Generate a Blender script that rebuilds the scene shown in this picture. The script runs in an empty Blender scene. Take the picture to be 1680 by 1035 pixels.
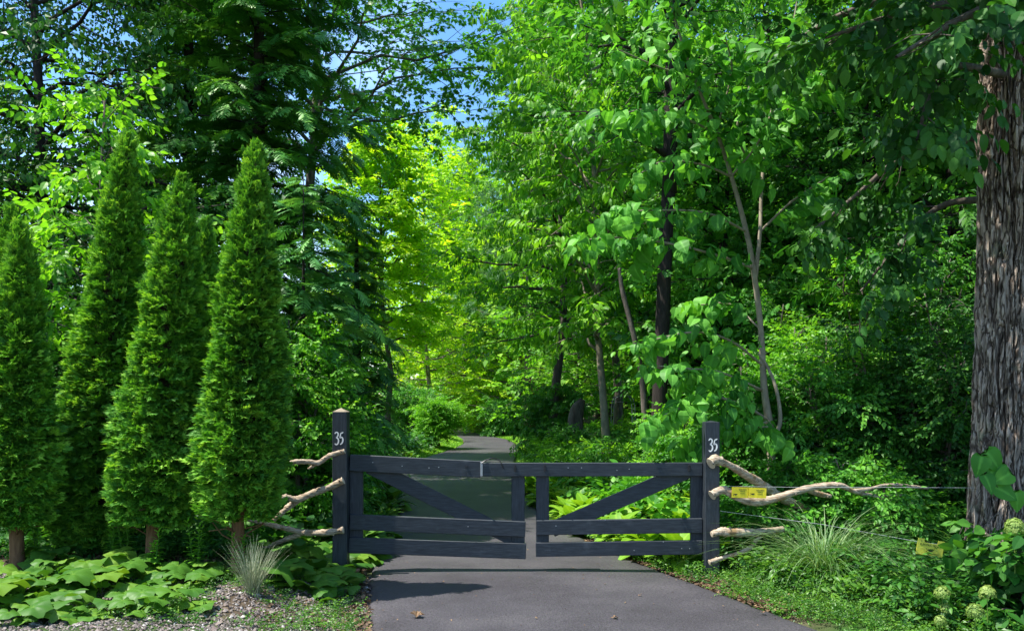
import bpy, math, random
import numpy as np
from mathutils import Vector, noise as mnoise

scene = bpy.context.scene
COL = scene.collection
R = math.radians

# ------------------------------------------------------------------ camera, sky, sun, exposure
F, YH, EYE = 1307.0, 666.0, 1.6
cam_d = bpy.data.cameras.new('camera')
cam = bpy.data.objects.new('camera', cam_d)
COL.objects.link(cam)
cam.location = (0, 0, EYE)
cam.rotation_euler = (R(90), 0, 0)
cam_d.sensor_width = 36
cam_d.lens = 36 * F / 1680
cam_d.shift_y = (YH - 517.5) / 1680
cam_d.clip_end = 600
scene.camera = cam

SUN_EL, SUN_AZ = 63.0, 260.0          # azimuth clockwise from +Y
world = bpy.data.worlds.new('World')
scene.world = world
world.use_nodes = True
wn, wl = world.node_tree.nodes, world.node_tree.links
wn.clear()
w_out = wn.new('ShaderNodeOutputWorld')
w_bg = wn.new('ShaderNodeBackground')
sky = wn.new('ShaderNodeTexSky')
sky.sky_type = 'NISHITA'
sky.sun_disc = False
sky.sun_elevation = R(SUN_EL)
sky.sun_rotation = R(SUN_AZ)
sky.air_density = 1.0
sky.dust_density = 1.0
sky.ozone_density = 1.5
w_bg.inputs['Strength'].default_value = 0.15
# thin cloud, part of the sky
tc = wn.new('ShaderNodeTexCoord')
wnz = wn.new('ShaderNodeTexNoise')
wnz.inputs['Scale'].default_value = 3.0
wnz.inputs['Detail'].default_value = 6
wr = wn.new('ShaderNodeValToRGB')
wr.color_ramp.elements[0].position = 0.52
wr.color_ramp.elements[1].position = 0.85
wmix = wn.new('ShaderNodeMixRGB')
wmix.inputs['Color2'].default_value = (6.0, 7.0, 8.5, 1)
wl.new(tc.outputs['Generated'], wnz.inputs['Vector'])
wl.new(wnz.outputs['Fac'], wr.inputs['Fac'])
wl.new(wr.outputs['Color'], wmix.inputs['Fac'])
wl.new(sky.outputs['Color'], wmix.inputs['Color1'])
wsat = wn.new('ShaderNodeHueSaturation'); wsat.inputs['Saturation'].default_value = 1.3
wl.new(wmix.outputs['Color'], wsat.inputs['Color']); wl.new(wsat.outputs['Color'], w_bg.inputs['Color'])
wl.new(w_bg.outputs['Background'], w_out.inputs['Surface'])

sun_d = bpy.data.lights.new('sun', 'SUN')
sun_d.energy = 5.0
sun_d.angle = R(0.5)
sun_d.color = (1.0, 0.95, 0.86)
sun = bpy.data.objects.new('sun', sun_d)
COL.objects.link(sun)
sv = Vector((math.sin(R(SUN_AZ)) * math.cos(R(SUN_EL)), math.cos(R(SUN_AZ)) * math.cos(R(SUN_EL)), math.sin(R(SUN_EL))))
sun.rotation_euler = sv.to_track_quat('Z', 'Y').to_euler()
sun.location = (-10, -5, 30)

scene.view_settings.view_transform = 'Standard'
scene.view_settings.look = 'None'
scene.view_settings.exposure = 1.12
scene.view_settings.gamma = 1
scene.cycles.max_bounces = 7
scene.cycles.diffuse_bounces = 4
scene.cycles.glossy_bounces = 2
scene.cycles.transmission_bounces = 4
scene.cycles.transparent_max_bounces = 4
scene.cycles.use_denoising = True
try:
    scene.cycles.denoiser = 'OPENIMAGEDENOISE'
except Exception:
    pass

# ------------------------------------------------------------------ helpers
def P(px, py, Y):
    return np.array(((px - 840) / F * Y, Y, EYE - (py - YH) / F * Y))

def PX(px, Y):
    return (px - 840) / F * Y

def tag(o, label=None, cat=None, group=None, kind=None):
    if label: o['label'] = label
    if cat: o['category'] = cat
    if group: o['group'] = group
    if kind: o['kind'] = kind
    return o

def empty(name, loc=(0, 0, 0), rz=0.0):
    o = bpy.data.objects.new(name, None)
    o.empty_display_size = 0.1
    o.location = loc
    o.rotation_euler = (0, 0, rz)
    COL.objects.link(o)
    return o

class Geo:
    """collects vertices / triangles (and a random value per vertex) for one mesh"""
    def __init__(s):
        s.v, s.t, s.r, s.u, s.n = [], [], [], [], 0
    def add(s, v, t, r=None, u=None):
        v = np.asarray(v, np.float32).reshape(-1, 3)
        t = np.asarray(t, np.int32).reshape(-1, 3)
        s.v.append(v)
        s.t.append(t + s.n)
        if r is None: r = np.zeros(len(v), np.float32)
        elif np.isscalar(r): r = np.full(len(v), r, np.float32)
        s.r.append(np.asarray(r, np.float32))
        if u is None: u = np.zeros(len(v), np.float32)
        s.u.append(np.asarray(u, np.float32))
        s.n += len(v)
    def obj(s, name, mat, parent=None, smooth=False, loc=None):
        v = np.concatenate(s.v) if s.v else np.zeros((0, 3), np.float32)
        t = np.concatenate(s.t) if s.t else np.zeros((0, 3), np.int32)
        me = bpy.data.meshes.new(name)
        me.vertices.add(len(v))
        me.vertices.foreach_set('co', v.ravel())
        me.loops.add(t.size)
        me.loops.foreach_set('vertex_index', t.ravel())
        me.polygons.add(len(t))
        me.polygons.foreach_set('loop_start', np.arange(0, t.size, 3, dtype=np.int32))
        a = me.attributes.new('rnd', 'FLOAT', 'POINT')
        a.data.foreach_set('value', np.concatenate(s.r))
        a = me.attributes.new('rib', 'FLOAT', 'POINT')
        a.data.foreach_set('value', np.concatenate(s.u))
        me.update(calc_edges=True)
        me.polygons.foreach_set('use_smooth', np.full(len(t), bool(smooth)))
        me.materials.append(mat)
        o = bpy.data.objects.new(name, me)
        COL.objects.link(o)
        if parent is not None: o.parent = parent
        if loc is not None: o.location = loc
        return o

def grid_tris(nu, nv, closed_v=False):
    """quads of an (nu x nv) grid of vertices as triangles"""
    out = []
    m = nv if closed_v else nv - 1
    i = np.arange(nu - 1)[:, None]
    j = np.arange(m)[None, :]
    j2 = (j + 1) % nv
    a, b, c, d = i * nv + j, i * nv + j2, (i + 1) * nv + j2, (i + 1) * nv + j
    return np.concatenate([np.stack([a, b, c], -1).reshape(-1, 3), np.stack([a, c, d], -1).reshape(-1, 3)])

def tube(g, pts, rad, n=7, cap=True, r=0.5, wob=0.0, rng=None):
    pts = np.asarray(pts, float)
    k = len(pts)
    rad = np.broadcast_to(np.asarray(rad, float), (k,))
    tan = np.gradient(pts, axis=0)
    tan /= np.linalg.norm(tan, axis=1, keepdims=True) + 1e-9
    ref = np.array([0.0, 0, 1]) if abs(tan[0][2]) < 0.8 else np.array([1.0, 0, 0])
    ang = np.arange(n) / n * 2 * np.pi
    V = np.zeros((k, n, 3))
    x = ref
    for i in range(k):
        x = x - tan[i] * np.dot(x, tan[i])
        x /= np.linalg.norm(x) + 1e-9
        y = np.cross(tan[i], x)
        rr = rad[i] * (1 + (wob * rng.standard_normal(n) if wob else 0))
        V[i] = pts[i] + (np.cos(ang) * rr)[:, None] * x + (np.sin(ang) * rr)[:, None] * y
    T = grid_tris(k, n, True)
    V = V.reshape(-1, 3)
    if cap:
        c0, c1 = len(V), len(V) + 1
        V = np.vstack([V, pts[0], pts[-1]])
        j = np.arange(n); j2 = (j + 1) % n
        T = np.vstack([T, np.stack([np.full(n, c0), j2, j], -1), np.stack([np.full(n, c1), (k - 1) * n + j, (k - 1) * n + j2], -1)])
    g.add(V, T, r)

def smooth_path(ctrl, n):
    """Catmull-Rom through control points (rows may hold radius as 4th value)"""
    c = np.asarray(ctrl, float)
    c = np.vstack([2 * c[0] - c[1], c, 2 * c[-1] - c[-2]])
    out = []
    segs = len(c) - 3
    for s in range(segs):
        p0, p1, p2, p3 = c[s:s + 4]
        m = n // segs + 1
        for t in np.linspace(0, 1, m, endpoint=(s == segs - 1)):
            out.append(0.5 * ((2 * p1) + (-p0 + p2) * t + (2 * p0 - 5 * p1 + 4 * p2 - p3) * t * t + (-p0 + 3 * p1 - 3 * p2 + p3) * t ** 3))
    return np.array(out)

def scatter(g, tpl, M, pos, rnd):
    """copies of one template shape merged into a mesh: M (m,3,3) columns right, forward, up"""
    tv, tt = tpl[0], tpl[1]
    tu = tpl[2] if len(tpl) > 2 else np.zeros(len(tv))
    tr = tpl[3] if len(tpl) > 3 else np.zeros(len(tv))
    if len(pos) == 0: return
    V = np.einsum('mij,kj->mki', M, tv) + pos[:, None, :]
    k = len(tv)
    T = tt[None, :, :] + (np.arange(len(pos)) * k)[:, None, None]
    r = np.clip(rnd[:, None] + tr[None, :], 0, 1)
    g.add(V.reshape(-1, 3), T.reshape(-1, 3), r.reshape(-1), np.tile(tu, len(pos)))

def norm(a):
    return a / (np.linalg.norm(a, axis=-1, keepdims=True) + 1e-9)

def frames(fwd, up, scale):
    f = norm(fwd)
    u = norm(up - f * np.sum(up * f, -1, keepdims=True))
    r = np.cross(f, u)
    return np.stack([r, f, u], -1) * scale[:, None, None]

def rotm(yaw, pitch, roll):
    cy, sy, cp, sp, cr, sr = math.cos(yaw), math.sin(yaw), math.cos(pitch), math.sin(pitch), math.cos(roll), math.sin(roll)
    Z = np.array([[cy, -sy, 0], [sy, cy, 0], [0, 0, 1]])
    X = np.array([[1, 0, 0], [0, cp, -sp], [0, sp, cp]])
    Yr = np.array([[cr, 0, sr], [0, 1, 0], [-sr, 0, cr]])
    return Z @ X @ Yr

# ------------------------------------------------------------------ leaf shapes (y = forward, z = up)
def leaf_outline(pts, fold=0.12, sag=0.15, cup=0.0):
    """leaf from half outline points (x>=0, y) base to tip, midrib folded, tip sagging"""
    h = np.array(pts, float)
    n = len(h)
    z = lambda x, y: fold * x - sag * y * y + cup * x * x
    mid = np.array([[0, y, z(0, y)] for y in h[:, 1]])
    rt = np.array([[x, y, z(x, y)] for x, y in h])
    lf = rt * [-1, 1, 1]
    V = np.vstack([mid, rt, lf])
    T = []
    for i in range(n - 1):
        T += [[i, n + i, n + i + 1], [i, n + i + 1, i + 1], [i, 2 * n + i + 1, 2 * n + i], [i, i + 1, 2 * n + i + 1]]
    u = np.concatenate([np.zeros(n), np.ones(n), np.ones(n)])
    return V, np.array(T), u

LEAF_S = (np.array([[0, 0, 0], [.27, .42, .06], [0, 1, -.12], [-.27, .42, .06]], float), np.array([[0, 1, 2], [0, 2, 3]]), np.array([0, 1, 0, 1.]))
LEAF_W = (np.array([[0, 0, 0], [.36, .38, .07], [0, 1, -.15], [-.36, .38, .07]], float), np.array([[0, 1, 2], [0, 2, 3]]), np.array([0, 1, 0, 1.]))
LEAF_O = leaf_outline([(0, 0), (.20, .12), (.31, .38), (.22, .72), (0, 1)])
LEAF_L = leaf_outline([(0, 0), (.14, .15), (.20, .45), (.13, .78), (0, 1)], sag=.25)
LEAF_HEART = leaf_outline([(0, .06), (.24, -.06), (.40, .10), (.44, .32), (.34, .60), (.16, .82), (0, 1)], fold=.18, sag=.35)
LEAF_HOSTA = leaf_outline([(0, 0), (.18, .06), (.32, .22), (.36, .42), (.28, .68), (.13, .88), (0, 1)], fold=.22, sag=.7)
def maple_tpl():
    P5 = [(0, 0), (.20, .05), (.42, -.02), (.30, .22), (.58, .40), (.26, .46), (.28, .60), (.12, .62), (0, 1)]
    h = np.array(P5)
    ring = np.vstack([h, (h * [-1, 1])[1:-1][::-1]])
    c = np.array([[0, .35]])
    V = np.vstack([c, ring])
    x, y = V[:, 0], V[:, 1]
    V3 = np.stack([x, y, .10 * np.abs(x) - .2 * y * y], -1)
    n = len(ring)
    T = np.array([[0, 1 + (i + 1) % n, 1 + i] for i in range(n)])
    return V3, T, np.concatenate([[0], np.ones(n)])
LEAF_M = maple_tpl()

def combine(parts):
    V, T, U, Rr, n = [], [], [], [], 0
    for (tpl, M, off, r) in parts:
        v = tpl[0] @ M.T + off
        V.append(v); T.append(tpl[1] + n); U.append(tpl[2]); Rr.append(np.full(len(v), r)); n += len(v)
    return np.vstack(V), np.vstack(T), np.concatenate(U), np.concatenate(Rr)

def spray_tpl(leaf, n, L, size, seed, yaw=55, flat=18, droop=18, twig=True, compound=False):
    rs = random.Random(seed)
    parts = []
    for i in range(n):
        t = (i + .6) / n
        side = 1 if i % 2 else -1
        y = t * L
        bend = .25 * math.sin(seed) * y
        ang = side * R(yaw * (1 - .55 * t) + rs.uniform(-14, 14)) if i < n - 1 else R(rs.uniform(-10, 10))
        s = size * rs.uniform(.72, 1.12) * (1 - .25 * abs(t - .5))
        M = rotm(-ang, R(-droop + rs.gauss(0, flat)), R(rs.gauss(0, flat))) * s
        off = np.array([bend + side * size * .08, y, -.15 * y * y / max(L, .01) + rs.uniform(-.1, .1) * size])
        parts.append((leaf, M, off, rs.uniform(-.3, .3)))
    if twig:
        w = size * .03
        tw = (np.array([[-w, 0, 0], [w, 0, 0], [.25 * math.sin(seed) * L, L, -.15 * L]]), np.array([[0, 1, 2]]), np.zeros(3))
        parts.append((tw, np.eye(3), np.zeros(3), 0))
    return combine(parts)

def frond_tpl(seed, L=1.0, n=11, needles=5, side=.42, w=.055):
    """flat hemlock / arborvitae frond: side twigs with short toothed needles"""
    rs = random.Random(seed)
    V, T = [], []
    def quad(a, b, w0, w1, z0, z1):
        d = np.array(b) - np.array(a)
        p = np.array([-d[1], d[0]]) / (np.linalg.norm(d) + 1e-9)
        k = len(V)
        for q, ww, zz in ((a, w0, z0), (b, w1, z1)):
            V.append([q[0] + p[0] * ww, q[1] + p[1] * ww, zz]); V.append([q[0] - p[0] * ww, q[1] - p[1] * ww, zz])
        T.extend([[k, k + 1, k + 3], [k, k + 3, k + 2]])
    zf = lambda x, y: -.28 * y * y - .35 * x * x
    for i in range(n):
        t = i / (n - 1)
        for s in (-1, 1):
            y0 = (.04 + .92 * t) * L
            l = side * L * (math.sin(math.pi * min(1, .18 + .75 * (1 - t))) ** .8) * rs.uniform(.75, 1.1) * (.35 + .65 * (1 - t ** 3))
            a = R(rs.uniform(42, 58))
            dx, dy = s * math.sin(a), math.cos(a)
            m = needles
            dz = rs.uniform(-.05, .05)
            for j in range(m):
                q0, q1 = j / m, (j + 1.15) / m
                A = (dx * l * q0, y0 + dy * l * q0); B = (dx * l * q1, y0 + dy * l * q1)
                ww = w * L * (1 - .55 * q0)
                quad(A, B, ww, ww * .35, zf(*A) + dz * q0, zf(*B) + dz * q1)
    quad((0, 0), (0, L), .012 * L, .006 * L, 0, -.28)
    V = np.array(V)
    return V, np.array(T), np.clip(np.abs(V[:, 0]) * 2, 0, 1)

def fan_tpl(seed, n=8):
    """arborvitae spray: a small upright fan of scaly fingers"""
    rs = random.Random(seed)
    V, T, U = [], [], []
    for i in range(n):
        a = R(-62 + 124 * i / (n - 1) + rs.uniform(-7, 7))
        l = (1.0 - .3 * abs(a)) * rs.uniform(.7, 1.1)
        b = .28 * rs.random()
        x0, y0 = math.sin(a) * .12, b
        x1, y1 = math.sin(a) * l * .6, b + math.cos(a) * l * .55
        x2, y2 = math.sin(a * .8) * l * .8, b + math.cos(a * .8) * l
        z1, z2 = rs.uniform(-.09, .09), rs.uniform(-.2, .06)
        k = len(V); w = .07
        ca, sa = math.cos(a) * w, math.sin(a) * w
        V += [[x0, y0, 0], [x1 - ca, y1 + sa, z1], [x1 + ca, y1 - sa, z1], [x2, y2, z2]]
        T += [[k, k + 2, k + 1], [k + 1, k + 2, k + 3]]
        U += [0, .5, .5, 1]
        for s in (-1, 1):
            k = len(V)
            V += [[x1 * .8, y1 * .8, z1 * .8], [x1 + s * .16 * math.cos(a) - .0, y1 + .12, z1 + .02], [x1 + s * .1, y1 + .22, z1 - .03]]
            T += [[k, k + 1, k + 2]]; U += [.4, 1, 1]
    return np.array(V), np.array(T), np.array(U)

def pine_tpl(seed, n=26):
    rs = random.Random(seed)
    V, T = [], []
    for i in range(n):
        a, b = rs.uniform(0, 2 * math.pi), rs.uniform(-.3, 1.1)
        d = np.array([math.cos(a) * math.cos(b), math.sin(b) * .9 + .3, math.sin(a) * math.cos(b)])
        d /= np.linalg.norm(d)
        p = np.cross(d, [0.3, 0.2, 1.0]); p /= np.linalg.norm(p)
        o = np.array([0, rs.uniform(0, .5), 0])
        k = len(V)
        V += [o - p * .035, o + p * .035, o + d * rs.uniform(.6, 1.0)]
        T.append([k, k + 1, k + 2])
    return np.array(V), np.array(T), np.ones(len(V))

# ------------------------------------------------------------------ materials
def new_mat(name):
    m = bpy.data.materials.new(name)
    m.use_nodes = True
    m.node_tree.nodes.clear()
    return m, m.node_tree.nodes, m.node_tree.links

def N(nodes, t, **kw):
    n = nodes.new(t)
    for k, v in kw.items():
        if k in n.inputs: n.inputs[k].default_value = v
        else: setattr(n, k, v)
    return n

def ramp(nodes, stops):
    r = nodes.new('ShaderNodeValToRGB')
    e = r.color_ramp.elements
    while len(e) > 1: e.remove(e[-1])
    e[0].position = stops[0][0]; e[0].color = (*stops[0][1], 1)
    for p, c in stops[1:]:
        x = e.new(p); x.color = (*c, 1)
    return r

def leaf_mat(name, c0, c1, c2, trans=.45, rough=.42, tint=(1.25, 1.25, .5), spec=.45, clump=.6, cs=.9, rib=0.0, gain=1.5):
    """leaf tissue: three greens picked per leaf, with slower drift through the crown; light passes through the blade"""
    c0, c1, c2 = [(c[0] * gain * .98, c[1] * gain, c[2] * gain * 1.0) for c in (c0, c1, c2)]
    m, n, l = new_mat(name)
    at = N(n, 'ShaderNodeAttribute', attribute_name='rnd')
    tcx = N(n, 'ShaderNodeNewGeometry')
    nz = N(n, 'ShaderNodeTexNoise', Scale=clump, Detail=2.0)
    l.new(tcx.outputs['Position'], nz.inputs['Vector'])
    ma = N(n, 'ShaderNodeMath', operation='MULTIPLY_ADD')
    l.new(nz.outputs['Fac'], ma.inputs[0]); ma.inputs[1].default_value = cs
    l.new(at.outputs['Fac'], ma.inputs[2])
    mb = N(n, 'ShaderNodeMath', operation='SUBTRACT'); l.new(ma.outputs[0], mb.inputs[0]); mb.inputs[1].default_value = cs * .5
    rp = ramp(n, [(0.1, c0), (.5, c1), (.92, c2)])
    l.new(mb.outputs[0], rp.inputs['Fac'])
    col = rp.outputs['Color']
    if rib:
        ar = N(n, 'ShaderNodeAttribute', attribute_name='rib')
        mr = N(n, 'ShaderNodeMapRange'); l.new(ar.outputs['Fac'], mr.inputs[0]); mr.inputs[1].default_value = 0; mr.inputs[2].default_value = .25; mr.inputs[3].default_value = rib; mr.inputs[4].default_value = 0
        mx = N(n, 'ShaderNodeMixRGB'); l.new(mr.outputs[0], mx.inputs['Fac']); l.new(col, mx.inputs['Color1']); mx.inputs['Color2'].default_value = (c2[0] * 1.5, c2[1] * 1.4, c2[2] * 2, 1)
        col = mx.outputs['Color']
    pb = N(n, 'ShaderNodeBsdfPrincipled', Roughness=rough)
    pb.inputs['Specular IOR Level'].default_value = spec
    l.new(col, pb.inputs['Base Color'])
    tr = N(n, 'ShaderNodeBsdfTranslucent')
    mu = N(n, 'ShaderNodeMixRGB', blend_type='MULTIPLY'); mu.inputs['Fac'].default_value = 1
    l.new(col, mu.inputs['Color1']); mu.inputs['Color2'].default_value = (*tint, 1)
    l.new(mu.outputs['Color'], tr.inputs['Color'])
    ms = N(n, 'ShaderNodeMixShader'); ms.inputs[0].default_value = trans
    l.new(pb.outputs[0], ms.inputs[1]); l.new(tr.outputs[0], ms.inputs[2])
    o = N(n, 'ShaderNodeOutputMaterial'); l.new(ms.outputs[0], o.inputs['Surface'])
    return m

def rough_mat(name, stops, scale=(1, 1, 1), nscale=8, rough=.85, bump=.4, dist=.02, detail=8, spec=.2, coord='Object', second=None):
    m, n, l = new_mat(name)
    tcx = N(n, 'ShaderNodeTexCoord')
    mp = N(n, 'ShaderNodeMapping'); mp.inputs['Scale'].default_value = scale
    l.new(tcx.outputs[coord], mp.inputs['Vector'])
    nz = N(n, 'ShaderNodeTexNoise', Scale=nscale, Detail=detail, Roughness=.65)
    l.new(mp.outputs[0], nz.inputs['Vector'])
    rp = ramp(n, stops)
    l.new(nz.outputs['Fac'], rp.inputs['Fac'])
    col = rp.outputs['Color']
    if second:      # (scale, colour, lo, hi)
        n2 = N(n, 'ShaderNodeTexNoise', Scale=second[0], Detail=5.0)
        l.new(tcx.outputs[coord], n2.inputs['Vector'])
        r2 = ramp(n, [(second[2], (0, 0, 0)), (second[3], (1, 1, 1))])
        l.new(n2.outputs['Fac'], r2.inputs['Fac'])
        mx = N(n, 'ShaderNodeMixRGB'); l.new(r2.outputs['Color'], mx.inputs['Fac']); l.new(col, mx.inputs['Color1']); mx.inputs['Color2'].default_value = (*second[1], 1)
        col = mx.outputs['Color']
    pb = N(n, 'ShaderNodeBsdfPrincipled', Roughness=rough)
    pb.inputs['Specular IOR Level'].default_value = spec
    l.new(col, pb.inputs['Base Color'])
    bp = N(n, 'ShaderNodeBump', Strength=bump, Distance=dist)
    l.new(nz.outputs['Fac'], bp.inputs['Height']); l.new(bp.outputs[0], pb.inputs['Normal'])
    o = N(n, 'ShaderNodeOutputMaterial'); l.new(pb.outputs[0], o.inputs['Surface'])
    return m

def plain(name, c, rough=.5, metal=0.0, spec=.5):
    return_m, n, l = new_mat(name)
    nz = N(n, 'ShaderNodeTexNoise', Scale=30.0, Detail=4.0)
    tcx = N(n, 'ShaderNodeTexCoord'); l.new(tcx.outputs['Object'], nz.inputs['Vector'])
    rp = ramp(n, [(.3, tuple(x * .82 for x in c)), (.7, tuple(min(1, x * 1.12) for x in c))])
    l.new(nz.outputs['Fac'], rp.inputs['Fac'])
    pb = N(n, 'ShaderNodeBsdfPrincipled', Roughness=rough, Metallic=metal)
    pb.inputs['Specular IOR Level'].default_value = spec
    l.new(rp.outputs[0], pb.inputs['Base Color'])
    o = N(n, 'ShaderNodeOutputMaterial'); l.new(pb.outputs[0], o.inputs['Surface'])
    return return_m

M_ARB = leaf_mat('arborvitae_foliage', (.024, .080, .010), (.058, .160, .014), (.135, .25, .025), trans=.3, rough=.6, spec=.2, clump=1.5, cs=.5, gain=2.1)
M_HEM = leaf_mat('hemlock_foliage', (.012, .052, .009), (.026, .092, .012), (.075, .17, .022), gain=2.7, trans=.22, rough=.45, spec=.4, clump=.8)
M_HEMP = leaf_mat('young_hemlock_foliage', (.03, .11, .025), (.06, .19, .04), (.14, .30, .07), trans=.25, rough=.45, spec=.4, clump=1.2)
M_PINE = leaf_mat('pine_foliage', (.05, .12, .05), (.08, .18, .07), (.13, .24, .09), trans=.2, rough=.5, clump=.3)
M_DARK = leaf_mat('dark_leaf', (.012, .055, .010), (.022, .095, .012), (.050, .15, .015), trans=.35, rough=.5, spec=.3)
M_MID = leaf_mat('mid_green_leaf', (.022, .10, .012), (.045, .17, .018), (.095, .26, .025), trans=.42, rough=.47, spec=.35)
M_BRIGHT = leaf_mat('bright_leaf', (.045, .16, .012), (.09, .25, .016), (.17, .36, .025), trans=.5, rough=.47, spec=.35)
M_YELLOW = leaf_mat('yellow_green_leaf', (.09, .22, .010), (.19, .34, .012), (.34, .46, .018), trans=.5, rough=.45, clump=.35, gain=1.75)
M_WOODS = leaf_mat('woodland_leaf', (.05, .15, .012), (.10, .24, .016), (.20, .36, .025), trans=.45, rough=.5, spec=.3, clump=.15)
M_HEART = leaf_mat('heart_leaf', (.030, .13, .018), (.060, .20, .025), (.11, .30, .035), trans=.45, rough=.5, spec=.25, clump=1.6, rib=.5)
M_HOSTA = leaf_mat('hosta_leaf', (.09, .25, .012), (.17, .36, .016), (.28, .46, .03), trans=.35, rough=.5, rib=.35, clump=1.4, gain=1.0)
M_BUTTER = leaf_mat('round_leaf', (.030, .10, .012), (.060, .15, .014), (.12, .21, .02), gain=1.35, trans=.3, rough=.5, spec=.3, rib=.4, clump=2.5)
M_WEED = leaf_mat('weed_leaf', (.022, .085, .010), (.045, .15, .014), (.11, .24, .022), gain=1.2, trans=.4, rough=.45, clump=2.0)
M_GRASS = leaf_mat('lawn_grass', (.08, .22, .015), (.13, .30, .018), (.24, .40, .03), trans=.3, rough=.5, clump=.8)
M_BLADE = leaf_mat('striped_grass_blade', (.04, .12, .03), (.10, .22, .06), (.30, .42, .20), gain=1.1, trans=.3, rough=.5, clump=.5, cs=.1)
M_FESCUE = leaf_mat('pale_grass_blade', (.13, .17, .09), (.25, .29, .17), (.42, .44, .30), gain=1.0, tint=(1, 1, .9), trans=.2, rough=.5, clump=.5, cs=.1)
M_BLOOM = leaf_mat('hydrangea_floret', (.10, .19, .03), (.18, .29, .05), (.30, .40, .10), gain=1.0, trans=.35, rough=.6, clump=3)
M_DRYLEAF = leaf_mat('dry_leaf', (.045, .025, .014), (.10, .058, .032), (.24, .15, .08), gain=1.0, trans=.15, rough=.7, tint=(1.1, .9, .6), clump=5)
M_BARK = rough_mat('grey_bark', [(.3, (.05, .042, .035)), (.55, (.13, .11, .09)), (.75, (.24, .21, .18))], (1, 1, .25), 14, bump=.8, dist=.02)
M_BARKD = rough_mat('dark_bark', [(.3, (.012, .010, .009)), (.6, (.035, .028, .024)), (.8, (.07, .06, .05))], (1, 1, .25), 16, bump=.8, dist=.02)
M_BARKP = rough_mat('pale_bark', [(.3, (.17, .145, .11)), (.6, (.30, .26, .19)), (.8, (.42, .37, .28))], (1, 1, .4), 18, bump=.3, dist=.006)
M_BARKR = rough_mat('cedar_bark', [(.3, (.09, .045, .022)), (.6, (.20, .11, .055)), (.8, (.30, .19, .11))], (3, 3, .5), 14, bump=.6, dist=.01)
def shag_mat():
    m, n, l = new_mat('shaggy_bark')
    tcx = N(n, 'ShaderNodeTexCoord')
    dn = N(n, 'ShaderNodeTexNoise', Scale=5.0, Detail=4.0)
    l.new(tcx.outputs['Object'], dn.inputs['Vector'])
    mxv = N(n, 'ShaderNodeMixRGB', blend_type='ADD'); mxv.inputs['Fac'].default_value = .10
    l.new(tcx.outputs['Object'], mxv.inputs['Color1']); l.new(dn.outputs['Color'], mxv.inputs['Color2'])
    mp = N(n, 'ShaderNodeMapping'); mp.inputs['Scale'].default_value = (1, 1, .11)
    l.new(mxv.outputs[0], mp.inputs['Vector'])
    vo = N(n, 'ShaderNodeTexVoronoi', Scale=19.0, feature='DISTANCE_TO_EDGE'); l.new(mp.outputs[0], vo.inputs['Vector'])
    vc = N(n, 'ShaderNodeTexVoronoi', Scale=19.0); l.new(mp.outputs[0], vc.inputs['Vector'])
    mp2 = N(n, 'ShaderNodeMapping'); mp2.inputs['Scale'].default_value = (3, 3, .7); l.new(tcx.outputs['Object'], mp2.inputs['Vector'])
    nz = N(n, 'ShaderNodeTexNoise', Scale=13.0, Detail=9.0, Roughness=.7); l.new(mp2.outputs[0], nz.inputs['Vector'])
    r1 = ramp(n, [(.3, (.19, .145, .115)), (.5, (.37, .30, .245)), (.72, (.60, .51, .43))]); l.new(nz.outputs['Fac'], r1.inputs['Fac'])
    hs = N(n, 'ShaderNodeMapRange'); l.new(vc.outputs['Color'], hs.inputs[0]); hs.inputs[3].default_value = .72; hs.inputs[4].default_value = 1.2
    m1 = N(n, 'ShaderNodeMixRGB', blend_type='MULTIPLY'); m1.inputs['Fac'].default_value = 1; l.new(r1.outputs[0], m1.inputs['Color1']); l.new(hs.outputs[0], m1.inputs['Color2'])
    rc = ramp(n, [(0, (1, 1, 1)), (.05, (.85, .85, .85)), (.13, (0, 0, 0))]); l.new(vo.outputs['Distance'], rc.inputs['Fac'])
    m2 = N(n, 'ShaderNodeMixRGB'); l.new(rc.outputs[0], m2.inputs['Fac']); l.new(m1.outputs[0], m2.inputs['Color1']); m2.inputs['Color2'].default_value = (.075, .055, .042, 1)
    r3 = ramp(n, [(.60, (0, 0, 0)), (.72, (.6, .6, .6))]); l.new(dn.outputs['Fac'], r3.inputs['Fac'])
    m3 = N(n, 'ShaderNodeMixRGB'); l.new(r3.outputs[0], m3.inputs['Fac']); l.new(m2.outputs[0], m3.inputs['Color1']); m3.inputs['Color2'].default_value = (.17, .19, .13, 1)
    pb = N(n, 'ShaderNodeBsdfPrincipled', Roughness=.9); pb.inputs['Specular IOR Level'].default_value = .15
    l.new(m3.outputs[0], pb.inputs['Base Color'])
    cl = N(n, 'ShaderNodeMath', operation='MINIMUM'); l.new(vo.outputs['Distance'], cl.inputs[0]); cl.inputs[1].default_value = .2
    b1 = N(n, 'ShaderNodeBump', Strength=.9, Distance=.07); l.new(cl.outputs[0], b1.inputs['Height'])
    b2 = N(n, 'ShaderNodeBump', Strength=.8, Distance=.02); l.new(nz.outputs['Fac'], b2.inputs['Height']); l.new(b1.outputs[0], b2.inputs['Normal'])
    l.new(b2.outputs[0], pb.inputs['Normal'])
    o = N(n, 'ShaderNodeOutputMaterial'); l.new(pb.outputs[0], o.inputs['Surface'])
    return m
M_SHAG = shag_mat()
M_DRIFT = rough_mat('weathered_wood', [(.33, (.10, .07, .045)), (.46, (.30, .235, .165)), (.62, (.50, .42, .32))], (.5, 3, 3), 20, bump=.9, dist=.008, second=(8, (.24, .155, .075), .55, .68))
M_CUT = rough_mat('cut_wood_end', [(.3, (.36, .28, .19)), (.7, (.58, .50, .38))], (1, 1, 1), 60, bump=.3, dist=.003)
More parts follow.
